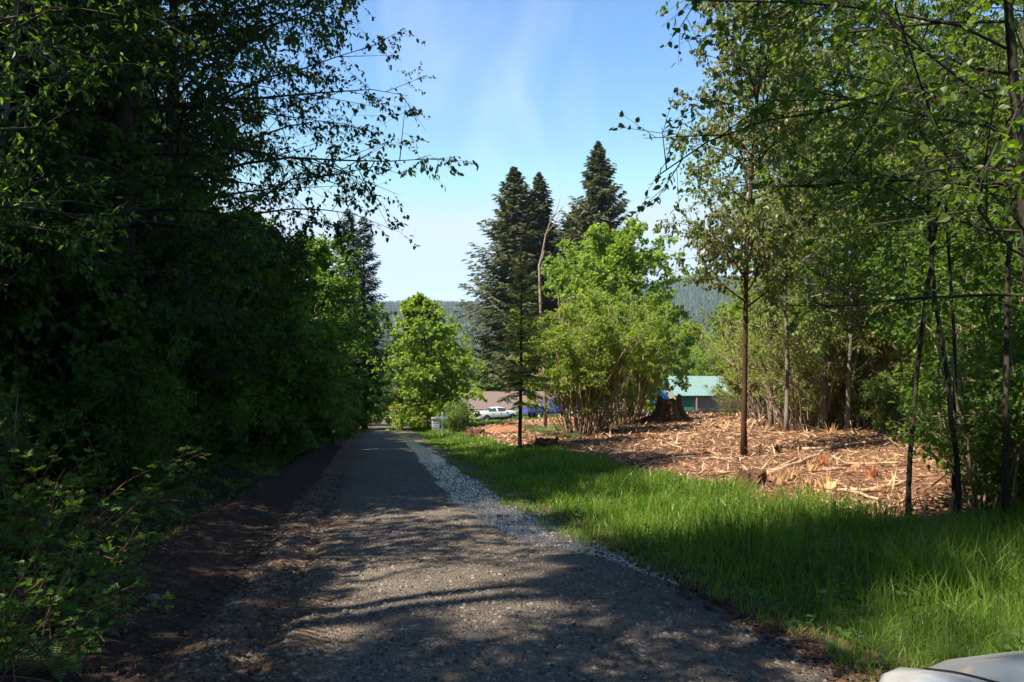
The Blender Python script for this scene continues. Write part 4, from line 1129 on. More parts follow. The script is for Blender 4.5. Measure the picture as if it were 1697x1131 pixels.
def in_clear(n, y0, y1):
    x = rc.uniform(-6, 26, n); y = y0 + (y1 - y0) * rc.random(n) ** 1.5
    k = zone_clear(x, y) & (x < 0.75 * y + 2)
    return x[k], y[k]
g = G()
x, y = in_clear(230000, 9.0, 64)
n = len(x); print('chips', n)
th = rc.uniform(0, 2 * PI, n)
d = np.stack([np.cos(th), np.sin(th), rc.normal(0.05, 0.25, n)], -1)
up = rc.random(n) < 0.03; d[up, 2] = rc.uniform(0.7, 2, up.sum())
L = rc.gamma(1.3, 0.10, n) + 0.04
p = np.stack([x, y, height(x, y) + rc.uniform(0, 0.035, n)], -1) - norm(d) * L[:, None] * 0.5 * np.array([1, 1, 0])
leaves(g, p, d, norm(rc.normal(0, 0.45, (n, 3)) + np.array([0, 0, 1.0])), L, np.clip(L * rc.uniform(0.08, 0.22, n), 0.008, 0.045) * np.clip(y / 22, 0.6, 1.8), 'diamond', 0.03)
tag(g.build('wood_chips', M['chip']), 'shredded straw coloured wood chips covering the cleared ground', None, None, 'stuff')
g = G()
x, y = in_clear(9000, 10, 60)
n = len(x); th = rc.uniform(0, 2 * PI, n); L = rc.gamma(2.5, 0.22, n) + 0.15
a = np.stack([x, y, height(x, y) + rc.uniform(0, 0.08, n)], -1)
b = a + np.stack([np.cos(th) * L, np.sin(th) * L, rc.normal(0.02, 0.10, n) * L], -1)
b[:, 2] = np.maximum(b[:, 2], height(b[:, 0], b[:, 1]) + 0.01)
prisms(g, a, b, rc.uniform(0.006, 0.018, n), 0.005)
tag(g.build('brush_litter', M['dead_twig']), 'brown broken twigs lying through the wood chips', None, None, 'stuff')

def mound(label, u, v, rx, ry, h, mat, seed):
    x, y, z = on_ground(u, v)
    g = G(); n = 28; m = 8; rr = np.random.default_rng(seed); rows = []
    for i in range(m + 1):
        f = i / m; th = np.arange(n) * 2 * PI / n
        q = 1 + 0.5 * fbm(np.cos(th) * 1.6 + seed, np.sin(th) * 1.6, 3)
        xx, yy = x + rx * f * q * np.cos(th), y + ry * f * q * np.sin(th)
        rows.append(np.stack([xx, yy, height(xx, yy) - 0.05 + h * (1 - f ** 2) ** 1.2 * (1 + 0.9 * fbm(xx * 2.2, yy * 2.2, 3))], -1))
    v_ = np.stack(rows); i = np.arange(m)[:, None] * n; j = np.arange(n)[None]; k = (j + 1) % n
    g.add(v_.reshape(-1, 3), None, np.stack([i + j, i + k, i + n + k, i + n + j], -1).reshape(-1, 4))
    return tag(g.build('earth_mound', mat, smooth=True), label, 'mound')
M['earth'] = plain('red_brown_earth', (0.24, 0.115, 0.06), 0.95, 0.1, 0, 0.5, 5, 1.0)
M['earth_dark'] = plain('dark_earth', (0.05, 0.03, 0.02), 0.95, 0.1, 0, 0.5, 5, 1.0)
mound('red brown earth mound in front of the white saloon car', 835, 718, 1.9, 1.5, 0.45, M['earth'], 3)
mound('low dark soil heap by the nose of the white saloon car', 880, 712, 1.3, 1.0, 0.35, M['earth_dark'], 5)

# blue tarpaulin over a heap, and the white sheeting seen through the shrubs
M['tarp'] = plain('blue_tarpaulin', (0.03, 0.20, 0.62), 0.4, 0.5, 0, 0.15, 4)
M['sheet'] = plain('white_sheeting', (0.75, 0.75, 0.73), 0.5, 0.3, 0, 0.06, 4)
def draped(name, label, cat, u, v, d, w, dp, h, mat, seed):
    c = at(u, v, d); base = H(c[0], c[1]) - 0.03
    g = G(); n = 22; a = np.linspace(-1, 1, n); A, B = np.meshgrid(a, a)
    e = np.clip(1 - np.maximum(abs(A), abs(B)) ** 4, 0, 1)
    Zz = e * h * (0.8 + 0.5 * fbm(A * 2.2 + seed, B * 2.2, 4)) + 0.05 * fbm(A * 7, B * 7 + seed, 2) * e
    P = np.stack([A * w / 2 * (1 + 0.12 * fbm(B * 3, A * 0 + seed, 2)), B * dp / 2, Zz], -1)
    ii = np.arange(n * n).reshape(n, n)
    g.add(P.reshape(-1, 3), None, np.stack([ii[:-1, :-1], ii[:-1, 1:], ii[1:, 1:], ii[1:, :-1]], -1).reshape(-1, 4))
    o = g.build(name, mat, smooth=True); o.location = (c[0], c[1], base)
    return tag(o, label, cat)
draped('tarpaulin', 'bright blue tarpaulin over a heap left of the shed', 'tarpaulin', 1093, 670, 62, 2.0, 1.6, 2.5, M['tarp'], 1)
draped('sheeting', 'white sheeting lying under the blue tarpaulin', 'sheeting', 1084, 684, 58, 1.3, 1.0, 1.0, M['sheet'], 2)
draped('appliance_cover', 'white covered shape glimpsed through the twiggy shrubs', 'cover', 1311, 668, 38, 0.9, 0.8, 1.45, M['sheet'], 3)

# ================================================================== GRASS, STONES, MUD
rgz = np.random.default_rng(31)
def grass(name, label, n, xr, yr, mask, hfun, wfun):
    y = yr[0] * (yr[1] / yr[0]) ** rgz.random(n); x = rgz.uniform(xr[0], xr[1], n)
    k = mask(x, y) & (np.abs(x) < 0.74 * y + 1.4)
    x, y = x[k], y[k]; n = len(x)
    cl_ = 0.45 + 1.9 * np.clip(fbm(x * 1.1, y * 1.1, 3) + 0.22, 0, 0.6) + 0.9 * np.clip(fbm(x * 4 + 5, y * 4, 2), 0, 1)
    h = hfun(x, y) * cl_ * rgz.uniform(0.45, 1.15, n)
    keep = h > 0.03; x, y, h = x[keep], y[keep], h[keep]; n = len(x)
    th = rgz.uniform(0, 2 * PI, n) ; ln = rgz.gamma(2, 0.13, n)
    wind = 0.25 * fbm(x * 0.9 + 7, y * 0.9, 2)
    p0 = np.stack([x, y, np.maximum(height(x, y), np.where(np.abs(x - road_c(y)) < ROAD_HW, road_z(x, y), -99)) - 0.01], -1)
    dv = np.stack([np.cos(th) * ln + wind, np.sin(th) * ln, np.ones(n)], -1)
    p1 = p0 + norm(dv) * (h * 0.62)[:, None]
    dv2 = dv * np.array([2.6, 2.6, 0.75]); p2 = p1 + norm(dv2) * (h * 0.5)[:, None]
    g = G(); ribbons(g, p0, p1, p2, wfun(y) * rgz.uniform(0.6, 1.3, n))
    print(name, n)
    return tag(g.build(name, M['grass']), label, None, None, 'stuff')
def m_right(x, y):
    t = x - road_c(y) - ROAD_HW
    e = -0.10 - np.interp(y, [5, 7, 9.5, 16, 30, 48], [0.0, 0.12, 0.60, 0.66, 0.40, 0.08]) + 0.45 * fbm(x * 0.9 + 3, y * 0.9, 3) + 0.3 * fbm(x * 3, y * 3, 2)
    return (t > e) & ~inside(CLEAR + np.array([0.05, 0.15]), x + 1.0 * fbm(x * 0.9, y * 0.9, 3), y + 1.2 * fbm(x * 0.9 + 40, y * 0.9, 3)) & (t < 16)
def h_right(x, y):
    t = x - road_c(y) - ROAD_HW + np.interp(y, [5, 7, 9.5, 16, 30, 48], [0.0, 0.12, 0.60, 0.66, 0.40, 0.08])
    return (0.10 + 0.26 * sstep(0.2, 1.3, t)) * np.interp(y, [3, 9, 14, 25, 60], [1.05, 1.0, 0.75, 0.55, 0.5])
grass('grass', 'lush green grass on the verge right of the driveway', 330000, (-9, 15), (2.4, 70), m_right, h_right, lambda y: 0.0065 * np.clip(y / 5.0, 0.9, 7))
def m_left(x, y):
    s = road_c(y) - ROAD_HW - x
    return (s > 0.9 + 1.4 * fbm(x, y, 3)) & (s < 5) & (fbm(x * 1.3 + 9, y * 1.3, 3) > 0.06 - 0.12 * np.clip(s - 1, 0, 2))
grass('grass', 'sparse grass tufts in the mud left of the driveway', 110000, (-18, 0), (3.6, 48), m_left, lambda x, y: 0.14 + 0.16 * sstep(16, 26, y), lambda y: 0.007 * np.clip(y / 5.0, 0.9, 5))

# broad-leaved weeds through the verge
g = G(); n0 = 9000
y = 3.0 * (40 / 3.0) ** rgz.random(n0); x = rgz.uniform(-14, 15, n0)
t_ = x - road_c(y) - ROAD_HW; s_ = road_c(y) - ROAD_HW - x
k_ = ((t_ > -0.1) & (t_ < 14) & ~inside(CLEAR, x, y) & (fbm(x * 0.9 + 2, y * 0.9 + 6, 3) > 0.0)) | ((s_ > 0.8) & (s_ < 4.5) & (fbm(x * 1.1, y * 1.1 + 30, 3) > 0.03))
k_ &= np.abs(x) < 0.74 * y + 1
x, y = x[k_], y[k_]; m = len(x)
hh = rgz.uniform(0.03, 0.30, m) * np.where(t_[k_] > 0, 1, 0.6)
z_ = height(x, y)
P_ = np.stack([x, y, z_ + hh], -1)
prisms(g, np.stack([x + rgz.normal(0, .02, m), y + rgz.normal(0, .02, m), z_], -1), P_, 0.003, 0.002)
for q in range(6):
    th = rgz.uniform(0, 6.28, m); d = np.stack([np.cos(th), np.sin(th), rgz.normal(0.25, 0.3, m)], -1)
    L = rgz.uniform(0.035, 0.085, m)
    leaves(g, P_ - np.array([0, 0, 1.0]) * (hh * rgz.uniform(0, 0.7, m))[:, None], d, norm(rgz.normal(0, .3, (m, 3)) + np.array([0, 0, 1.0])), L, L * rgz.uniform(0.4, 0.8, m), 'ovate', 0.08)
tag(g.build('weeds', M['fern']), 'broad leaved weeds scattered through the verges', None, None, 'stuff')

def stones(name, label, n, xr, yr, zf, size, mat, mask=None, sq=0.6, shape=3.0):
    y = yr[0] * (yr[1] / yr[0]) ** rgz.random(n); u = rgz.uniform(xr[0], xr[1], n)
    x = road_c(y) + u * ROAD_HW
    if mask is not None:
        k = mask(x, y, u); x, y = x[k], y[k]
    n = len(x); r = size * np.minimum(rgz.gamma(shape, 1 / shape, n), 2.6)
    o = np.array([[1, 0, 0], [0, 1, 0], [-1, 0, 0], [0, -1, 0], [0, 0, 1], [0, 0, -1.0]])
    th = rgz.uniform(0, 6.28, n); c, s = np.cos(th), np.sin(th)
    j = o[None] * rgz.uniform(0.65, 1.25, (n, 6, 1)) + rgz.normal(0, 0.15, (n, 6, 3))
    jx = j[..., 0] * c[:, None] - j[..., 1] * s[:, None]; jy = j[..., 0] * s[:, None] + j[..., 1] * c[:, None]
    v = np.stack([jx, jy, j[..., 2] * sq], -1) * r[:, None, None]
    v += np.stack([x, y, zf(x, y) + r * 0.2], -1)[:, None]
    f = np.array([(0, 1, 4), (1, 2, 4), (2, 3, 4), (3, 0, 4), (1, 0, 5), (2, 1, 5), (3, 2, 5), (0, 3, 5)])
    g = G(); g.add(v.reshape(-1, 3), ((np.arange(n) * 6)[:, None, None] + f[None]).reshape(-1, 3))
    return tag(g.build(name, mat), label, None, None, 'stuff')
stones('gravel', 'loose grey gravel stones on the driveway', 34000, (-0.9, 1.0), (2.6, 22), road_z, 0.0095, M['stone'], shape=1.6)
stones('fallen_twigs', 'dark bark crumbs and leaf litter lying on the driveway', 5000, (-1.3, 1.0), (2.6, 20), lambda x, y: np.maximum(height(x, y), road_z(x, y)), 0.009, M['clod'], sq=0.5, shape=1.4)
stones('mud_clods', 'lumps of churned mud along the left edge of the driveway', 14000, (-2.5, -0.66), (3.2, 18), lambda x, y: np.maximum(height(x, y), np.where(np.abs(x - road_c(y)) < ROAD_HW, road_z(x, y), -99)), 0.012, M['clod'], sq=0.7, shape=1.3)
stones('soil_crumbs', 'crumbled soil and stones along the right edge of the driveway', 7000, (0.86, 1.28), (2.8, 26), lambda x, y: np.maximum(height(x, y), np.where(np.abs(x - road_c(y)) < ROAD_HW, road_z(x, y), -99)), 0.012, M['clod'], sq=0.7, shape=1.3)
def rock(label, u, v, r, seed):
    x, y, z = on_ground(u, v); rr = np.random.default_rng(seed)
    g = G(); n, m = 14, 8; rows = []
    for i in range(1, m):
        ph = PI * i / m; th = np.arange(n) * 2 * PI / n
        q = r * (1 + 0.5 * fbm(np.cos(th) * 1.2 + seed, np.sin(th) * 1.2 + ph, 3))
        rows.append(np.stack([q * np.sin(ph) * np.cos(th) * 1.3, q * np.sin(ph) * np.sin(th), q * np.cos(ph) * 0.8], -1))
    v_ = np.stack(rows); mm = len(rows); i = np.arange(mm - 1)[:, None] * n; j = np.arange(n)[None]; k = (j + 1) % n
    g.add(np.concatenate([v_.reshape(-1, 3), [[0, 0, r * 0.8]], [[0, 0, -r * 0.8]]]), [(mm * n, a, (a + 1) % n) for a in range(n)] + [(mm * n + 1, (mm - 1) * n + (a + 1) % n, (mm - 1) * n + a) for a in range(n)], np.stack([i + j, i + n + j, i + n + k, i + k], -1).reshape(-1, 4))
    o = g.build('rock', M['rock'], smooth=True); o.location = (x, y, max(z, road_top(x, y) if abs(x - float(road_c(y))) < ROAD_HW else z) + r * 0.45); o.rotation_euler = (0.3, 0.2, rr.uniform(0, 6))
    return tag(o, label, 'rock')
rock('pale oblong rock on the muddy left bank', 252, 999, 0.045, 1)
rock('small round stone at the edge of the tyre marks', 573, 1020, 0.03, 2)
rock('small grey stone in the dark mud by the left weeds', 462, 910, 0.045, 3)
rock('little pale stone on the sunny mud shoulder', 427, 1043, 0.025, 5)

# ================================================================== FERNS, BRAMBLES
def fern_parts(seed, n=18, L=0.85):
    rr = np.random.default_rng(seed); gs, gl = G(), G()
    for i in range(n):
        a = i * 2.399 + rr.normal(0, 0.2); l = L * rr.uniform(0.65, 1.1); s = np.linspace(0, 1, 22)
        r_ = l * 0.85 * s; z = l * (0.85 * s - 0.75 * s ** 2.1)
        c = np.stack([np.cos(a) * r_, np.sin(a) * r_, z], -1)
        tube(gs, c[::5], 0.004, 3, False)
        t = norm(np.gradient(c, axis=0)); sd = norm(np.cross(t, np.array([0, 0, 1.0]))); nn = np.cross(sd, t)
        w = l * 0.17 * np.sin(PI * np.clip(s * 0.95 + 0.12, 0, 1)) ** 0.8
        for sg_ in (-1, 1):
            leaves(gl, c[1:], sd[1:] * sg_ + t[1:] * 0.25, nn[1:], w[1:], l * 0.028, 'diamond', 0.05)
    return gs, gl
gs, gl = fern_parts(2); PROTO['fern'] = ('sword_fern', gs.mesh('stem', M['cane']), gl.mesh('fronds', M['fern']))
gs, gl = fern_parts(3, 14, 0.6); PROTO['fern2'] = ('lady_fern', gs.mesh('stem', M['cane']), gl.mesh('fronds', M['fern']))
def bramble_parts(seed, n=26, L=1.9):
    rr = np.random.default_rng(seed); gs, gl = G(), G(); P, D = [], []
    for i in range(n):
        a = rr.uniform(0, 2 * PI); l = L * rr.uniform(0.5, 1.1)
        pts = grow(rr, (rr.normal(0, 0.25), rr.normal(0, 0.25), -0.05), (math.cos(a) * 0.8, math.sin(a) * 0.8, rr.uniform(0.6, 1.6)), l, 9, 0.10, (0, 0, -0.13))
        pts[:, 2] = np.maximum(pts[:, 2], 0.03)
        tube(gs, pts, np.linspace(0.008, 0.003, 10), 4, False)
        if rr.random() < 0.75:
            for j in range(int(l * 9)):
                p, d = lerp_path(pts, rr.uniform(0.25, 1)); P.append(p); D.append(d / np.linalg.norm(d))
    P = np.array(P); D = np.array(D); m = len(P)
    ax = norm(D * 0.4 + rr.normal(0, 0.6, (m, 3)) + np.array([0, 0, 0.1])); tip = P + ax * 0.06
    prisms(gs, P, tip, 0.002, 0.0015)
    for da in (-1, 0, 1):
        sd = norm(np.cross(ax, np.array([0, 0, 1.0]))); d = ax + sd * da * 1.1 + np.array([0, 0, -0.15])
        leaves(gl, tip, d, norm(rr.normal(0, 0.35, (m, 3)) + np.array([0, 0, 1.0])), 0.085 * rr.uniform(0.7, 1.2, m), 0.06, 'ovate', 0.08)
    return gs, gl
gs, gl = bramble_parts(4); PROTO['bramble'] = ('bramble', gs.mesh('canes', M['cane']), gl.mesh('leaves', M['under']))
gs, gl = bramble_parts(5, 34, 1.3); PROTO['bramble2'] = ('bramble', gs.mesh('canes', M['cane']), gl.mesh('leaves', M['under']))

def pl(key, u, d, label, cat='tree', sc=1.0, rz=None, group=None, tilt=(0, 0), name=None, szz=1.0):
    c = col_at(u, d)
    return plant(key, (c[0], c[1], c[2] - 0.03), rp.uniform(0, 6.28) if rz is None else rz, sc, label, cat, group, tilt, name, szz)

# ================================================================== MIDDLE DISTANCE TREES
pl('fir', 852, 94, 'broad old fir, leftmost of the three tall firs', sc=0.99)
pl('fir2', 893, 97, 'narrow fir in the middle of the tall fir group', sc=0.96)
pl('fir2', 990, 92, 'tallest pointed fir, right of the bare snag', sc=1.02, rz=2.0)
pl('fir', 952, 99, 'shorter fir half hidden between the tall firs', sc=0.86, rz=4.0)
pl('maple', 1045, 54, 'large bright green maple right of the bare snag', sc=0.90, rz=1.0)
pl('maple2', 729, 55, 'round fresh green maple behind the white sign', sc=1.0, rz=0.5)
pl('maple2', 708, 60, 'fresh green maple at the left rear of the sign maple', sc=0.85, rz=4.4)
pl('cedar', 862, 27, 'young feathery cedar with a bare lower trunk on the grass edge', sc=0.90)
pl('willow', 963, 33.5, 'multi stemmed willow clump with bare brown lower stems', 'shrub', sc=0.90)
pl('willow', 1032, 41, 'second multi stemmed willow clump beside the old stump', 'shrub', sc=1.0, rz=2.2)
pl('twiggy', 985, 36, 'bare twiggy shrub between the two willow clumps', 'shrub', sc=0.62)
pl('brown_fir' if 'brown_fir' in PROTO else 'dark_fir', 672, 108, 'brownish dark spruce beyond the lower bend of the driveway', sc=0.47)
pl('dark_fir', 700, 120, 'dim spruce behind the sign maple near the valley', sc=0.42, rz=1)
pl('alder', 1236, 18.9, 'slender alder with a bare dark lower trunk standing in the clearing', sc=0.92, rz=0.3, tilt=(0, -0.012))
PROTO['broom'] = ('broom_bush', PROTO['shrub'][1], PROTO['shrub'][2].copy()); PROTO['broom'][2].materials.clear(); PROTO['broom'][2].materials.append(M['broom'])
pl('broom', 688, 84, 'yellow flowering broom bush below the sign maple', 'bush', sc=0.95)
pl('broom', 672, 98, 'tall yellowish bush at the bend of the driveway', 'bush', sc=1.7)
pl('broom', 706, 72, 'olive broom bush left of the white sign', 'bush', sc=0.85)
pl('shrub', 862, 63, 'dark bush by the nose of the white saloon car', 'bush', sc=0.26, rz=2)
pl('shrub', 752, 47, 'dark leafy bush right of the white sign', 'bush', sc=0.62)
pl('willow', 1185, 88, 'pale green leafy tree behind the shed roof', sc=1.3, rz=1.3)
pl('maple2', 1150, 96, 'fresh green tree left behind the shed', sc=1.05, rz=5)
pl('willow', 1282, 72, 'light willow at the right end of the shed', sc=0.95, rz=0.2)
pl('twiggy2', 1222, 44, 'leafless twiggy bush in front of the shed wall', 'shrub', sc=0.55)
pl('fern', 1200, 45, 'green fern in front of the shed wall', 'fern', sc=1.0)
for k, (u, v, s) in enumerate([(905, 722, 1.5), (930, 715, 1.4), (945, 730, 1.1), (885, 716, 1.3)]):
    c = on_ground(u, v); plant('fern', c, k * 1.3, s, ['big fern right of the young cedar', 'fern clump left of the first willow clump', 'fern at the foot of the first willow clump', 'fern behind the young cedar trunk'][k], 'fern')

# bare snag
px_ = [(905, 700), (903, 640), (900, 590), (897, 540), (895, 480), (894, 440), (899, 420), (905, 388), (915, 360), (924, 345), (930, 322)]
P = np.array([at(u, v, 43) for u, v in px_]); P[0, 2] = H(P[0, 0], 43) - 0.1
P[:, 1] += np.linspace(0, 0.6, len(P))
sn = tag(empty('dead_tree', tuple(P[0])), 'bare crooked dead tree rising in front of the firs', 'tree')
Q = P - P[0]
g = G(); tube(g, Q, np.interp(np.arange(len(Q)), [0, 5, 6, 10], [0.10, 0.075, 0.05, 0.012]), 8); g.build('trunk', M['snag'], sn, True)
for a_, pts in ((7, [(918, 372), (932, 345)]), (4, [(884, 474), (876, 478)]), (5, [(899, 428), (902, 415)]), (8, [(925, 352), (934, 342)])):
    g = G(); pp = np.array([Q[a_]] + [at(u, v, P[a_, 1]) - P[0] for u, v in pts]); tube(g, pp, np.linspace(0.05, 0.012, len(pp)), 5); g.build('branch', M['snag'], sn, True)

# backing trees down the slope, behind the house and the shed
for k, (u, d, key, s) in enumerate([(640, 150, 'tall2', 0.5), (820, 112, 'maple2', 0.9), (930, 112, 'tall2', 0.62), (1010, 110, 'maple2', 1.1), (1075, 108, 'tall2', 0.65), (1130, 118, 'maple2', 1.0),
                                    (1215, 104, 'maple2', 1.15), (1270, 98, 'tall2', 0.7), (1320, 92, 'maple2', 1.1), (1380, 88, 'tall2', 0.75), (1450, 84, 'tall', 0.7), (1530, 80, 'tall2', 0.8), (1610, 76, 'tall', 0.7), (1690, 70, 'tall2', 0.9), (1500, 66, 'tall', 0.75), (1780, 70, 'tall', 0.9)]):
    pl(key, u, d, 'leafy tree of the belt down the slope beyond the house and shed', sc=s, group='tree belt down the slope')

# ================================================================== RIGHT-HAND WOODS
right = [(1300, 31, 'twiggy', 0.85, 'twiggy bush at the left end of the right hand thicket', 'shrub'), (1345, 27.5, 'twiggy', 0.95, 'tall twiggy bush with bare brown stems behind the litter', 'shrub'),
         (1392, 28, 'twiggy2', 1.0, 'twiggy bush between pale trunks behind the litter', 'shrub'), (1440, 27, 'twiggy', 0.9, 'twiggy bush beside the reddish trunk', 'shrub'),
         (1510, 26, 'twiggy2', 1.1, 'twiggy bush behind the dark saplings', 'shrub'), (1590, 24, 'twiggy', 0.95, 'twiggy bush deep in the right woods', 'shrub'), (1660, 22, 'twiggy2', 1.2, 'dim twiggy bush at the right woods edge', 'shrub'),
         (1268, 38, 'willow', 0.85, 'willow thicket right of the slender alder', 'shrub'), (1320, 36, 'willow', 1.0, 'tall willow thicket behind the twiggy bushes', 'shrub'), (1255, 46, 'willow', 0.7, 'low willow beside the shed end', 'shrub')]
for u, d, key, s, lab, cat in right: pl(key, u, d, lab, cat, s)
for k, (u, d, key, s) in enumerate([(1338, 29, 'young', 0.95), (1376, 33, 'young2', 1.1), (1418, 30, 'young', 1.12), (1462, 26.5, 'young2', 1.05), (1478, 31, 'young', 1.2), (1545, 25, 'young', 1.1), (1562, 33, 'young2', 1.2),
                                    (1612, 27, 'young', 1.1), (1655, 22, 'young2', 1.0), (1700, 26, 'young', 1.2), (1760, 20, 'young2', 1.1), (1350, 40, 'young', 1.15), (1420, 42, 'young2', 1.3), (1500, 40, 'young', 1.3), (1590, 38, 'young', 1.3), (1290, 44, 'young2', 1.0), (1660, 34, 'tall2', 0.8), (1540, 46, 'tall', 0.8), (1430, 52, 'tall2', 0.85), (1340, 56, 'tall', 0.7)]):
    pl(key, u, d, (['slim alder rising behind the leftmost twiggy bushes of the thicket', 'slim alder leaning above the propped pale branch', 'straight alder behind the low green bushes', 'reddish trunked alder at the back right of the litter', 'taller alder just right of the reddish trunked one', 'pale straight alder trunk behind the dark saplings'] + ['slim pale barked alder deep in the thicket behind the clearing'] * 20)[k], sc=s, group='alders behind the clearing')
for k, (u, v, s, key) in enumerate([(1330, 700, 0.6, 'shrub'), (1365, 706, 0.62, 'shrub'), (1400, 708, 0.7, 'shrub'), (1435, 712, 0.6, 'shrub'), (1475, 722, 0.55, 'shrub')]):
    c = on_ground(u, v); plant(key, c, k * 1.9, s, 'low green bush at the back of the litter ' + ['below the leftmost twiggy bush', 'between the first two thin alders', 'behind the pale propped branch', 'right of the propped branch', 'nearest the dark right saplings'][k], 'bush', 'green bushes behind the litter')

for u, d, key, s, lab in ((1282, 30, 'young', 1.2, 'slim green alder just right of the slender clearing alder'), (1306, 25.5, 'young2', 1.15, 'slim green alder at the left front of the thicket'), (1328, 34, 'young', 1.3, 'tall green alder behind the leftmost twiggy bushes'), (1366, 26, 'young', 1.25, 'tall alder over the first low green bush'), (1408, 25, 'young2', 1.2, 'tall alder over the propped pale branch'), (1500, 25, 'young', 1.25, 'tall alder behind the thin dark sapling')):
    pl(key, u, d, lab, sc=s)

# the near saplings on the right
proto('near', 'sapling', broadleaf(31, 8.5, 3.9, 0.30, 0.055, 27, 11, 5, 6, 0.072, 0.72, 'ovate', 0.14, wob=0.018, shape='flat', droop=0.005, sector=(PI * 0.97, 1.25), drop=0.35, trunk_sides=10, limb_r=0.6), M['bark_dark'], M['near'])
proto('near2', 'sapling', broadleaf(32, 7.2, 1.4, 0.48, 0.022, 16, 5, 4, 4, 0.085, 0.72, 'ovate', 0.35, wob=0.05, shape='egg', droop=-0.02), M['bark_dark'], M['near'])
c = np.array([4.72, 6.6, 0]); c[2] = H(c[0], c[1])
nr = plant('near', c, 0.0, 1.0, 'near dark sapling with long leafy branches reaching left over the clearing', 'tree')
cme = PROTO['near'][2]
V = np.empty(len(cme.vertices) * 3); cme.vertices.foreach_get('co', V); V = V.reshape(-1, 6, 3)
Wd_ = V[:, 0] + c
uu = 848.5 + FPX * Wd_[:, 0] / np.maximum(Wd_[:, 1], 0.1)
ok = np.where((uu < 1690) & (Wd_[:, 1] > 4) & (Wd_[:, 2] < EYE + 0.40 * Wd_[:, 1]) & (Wd_[:, 2] > 0.8))[0]
ok = ok[np.argsort(Wd_[ok, 1] - 0.002 * (1690 - uu[ok]))][::2][:260]
rest = np.ones(len(V), bool); rest[ok] = False
g = G(); n_ = rest.sum(); g.add(V[rest].reshape(-1, 3), ((np.arange(n_) * 6)[:, None, None] + np.array([(0, 1, 2), (0, 2, 3), (0, 3, 4), (0, 4, 5)])[None]).reshape(-1, 3))
crown = nr.children[1] if nr.children[1].name.startswith('crown') else nr.children[0]
crown.data = g.mesh('crown', M['near']); tag(crown, kind='stuff')
gl_ = G(); leaves(gl_, [[0, 0, 0]], np.array([[0, 1.0, 0]]), np.array([[0, 0, 1.0]]), 1.0, 0.72, 'ovate')
lme = gl_.mesh('leaf', M['near'])
for a_ in ok:
    q = V[a_]; d_ = q[3] - q[0]; L_ = np.linalg.norm(d_); d_ = d_ / L_; s_ = q[1] - q[5]; s_ = s_ - d_ * (s_ @ d_); s_ = s_ / np.linalg.norm(s_); n2 = np.cross(s_, d_)
    lf = bpy.data.objects.new('leaf', lme); COL.objects.link(lf); lf.parent = nr
    m_ = Matrix([list(s_ * L_), list(d_ * L_), list(n2 * L_)]).transposed().to_4x4(); m_.translation = Vector(q[0]); lf.matrix_local = m_
for k, (u, v, s, lab, rz) in enumerate([(1506, 858, 1.0, 'thin dark sapling at the right edge of the litter', 0.4), (1592, 868, 0.95, 'thin leaning dark sapling right of the litter', 2.1), (1578, 850, 0.8, 'smaller sapling twin of the leaning one', 4.0), (1668, 880, 1.05, 'dark sapling close to the near long branched one', 1.0)]):
    c = on_ground(u, v); plant('near2', c, rz, s, lab, 'tree', tilt=(0.0, -0.05 + 0.03 * k))
for k, (x, y, key, s) in enumerate([(6.3, 9.6, 'shrub', 0.75), (7.6, 11.2, 'shrub', 0.95), (8.4, 9.6, 'vine', 0.7), (9.6, 13, 'vine', 0.85), (7.0, 7.6, 'shrub', 0.8), (10.5, 16, 'vine', 0.9), (12.2, 18, 'vine', 1.0), (6.0, 6.4, 'shrub', 0.6), (9.2, 8, 'vine', 0.9), (13.5, 21, 'vine', 1.0)]):
    plant(key, (x, y, H(x, y)), k * 1.7, s, 'dark leafy undergrowth bush at the right hand wood edge', 'bush', 'undergrowth of the right hand wood')

PROTO['green'] = ('maple_tree', PROTO['maple2'][1], PROTO['maple2'][2].copy()); PROTO['green'][2].materials.clear(); PROTO['green'][2].materials.append(M['under'])
# ================================================================== LEFT-HAND WOODS
rl = np.random.default_rng(77)
GL = {'tall': 'tall leafy tree in the dark wood left of the driveway', 'tall2': 'broad leafy tree with low limbs in the dark left wood', 'dark_fir': 'dark fir among the leafy trees of the left wood', 'hemlock': 'drooping hemlock in the dark left wood'}
# openings in the left wood: a tree keeps below the sun's line to these sunny spots of the ground
SUNNY = [(1100, 740), (1000, 745), (1300, 740), (1400, 740), (1400, 800), (1300, 800), (1200, 722), (1460, 770), (1330, 830), (850, 725), (930, 750), (760, 742), (720, 735), (960, 838), (1030, 836), (1110, 838), (1200, 845), (1300, 850),
         (820, 965), (720, 975), (600, 985), (500, 1005), (930, 950), (630, 745), (660, 722), (90, 890), (60, 1040), (520, 742), (600, 768), (60, 1060)]
SUNNY = [on_ground(u, v) for u, v in SUNNY] + [at(*q) for q in ((480, 320, 29), (520, 450, 30), (500, 250, 31), (540, 480, 42), (860, 520, 27), (860, 620, 27), (830, 600, 27), (963, 600, 33), (960, 500, 34), (1032, 560, 41), (733, 560, 55), (700, 620, 55), (760, 620, 56), (1350, 520, 29), (1450, 560, 28), (1420, 650, 27), (1250, 300, 19), (1236, 500, 19), (1600, 1108, 2.3), (1500, 1118, 2.2), (1670, 1095, 2.4), (50, 120, 6.5), (90, 200, 6.5), (1500, 400, 12), (1400, 250, 14), (1300, 400, 25), (1450, 450, 27), (1600, 300, 14), (1550, 550, 24), (1600, 150, 9), (520, 470, 40), (560, 520, 50), (590, 560, 62), (500, 340, 33), (690, 560, 58), (700, 640, 58), (740, 520, 54), (725, 600, 54), (460, 420, 27), (540, 620, 42))]
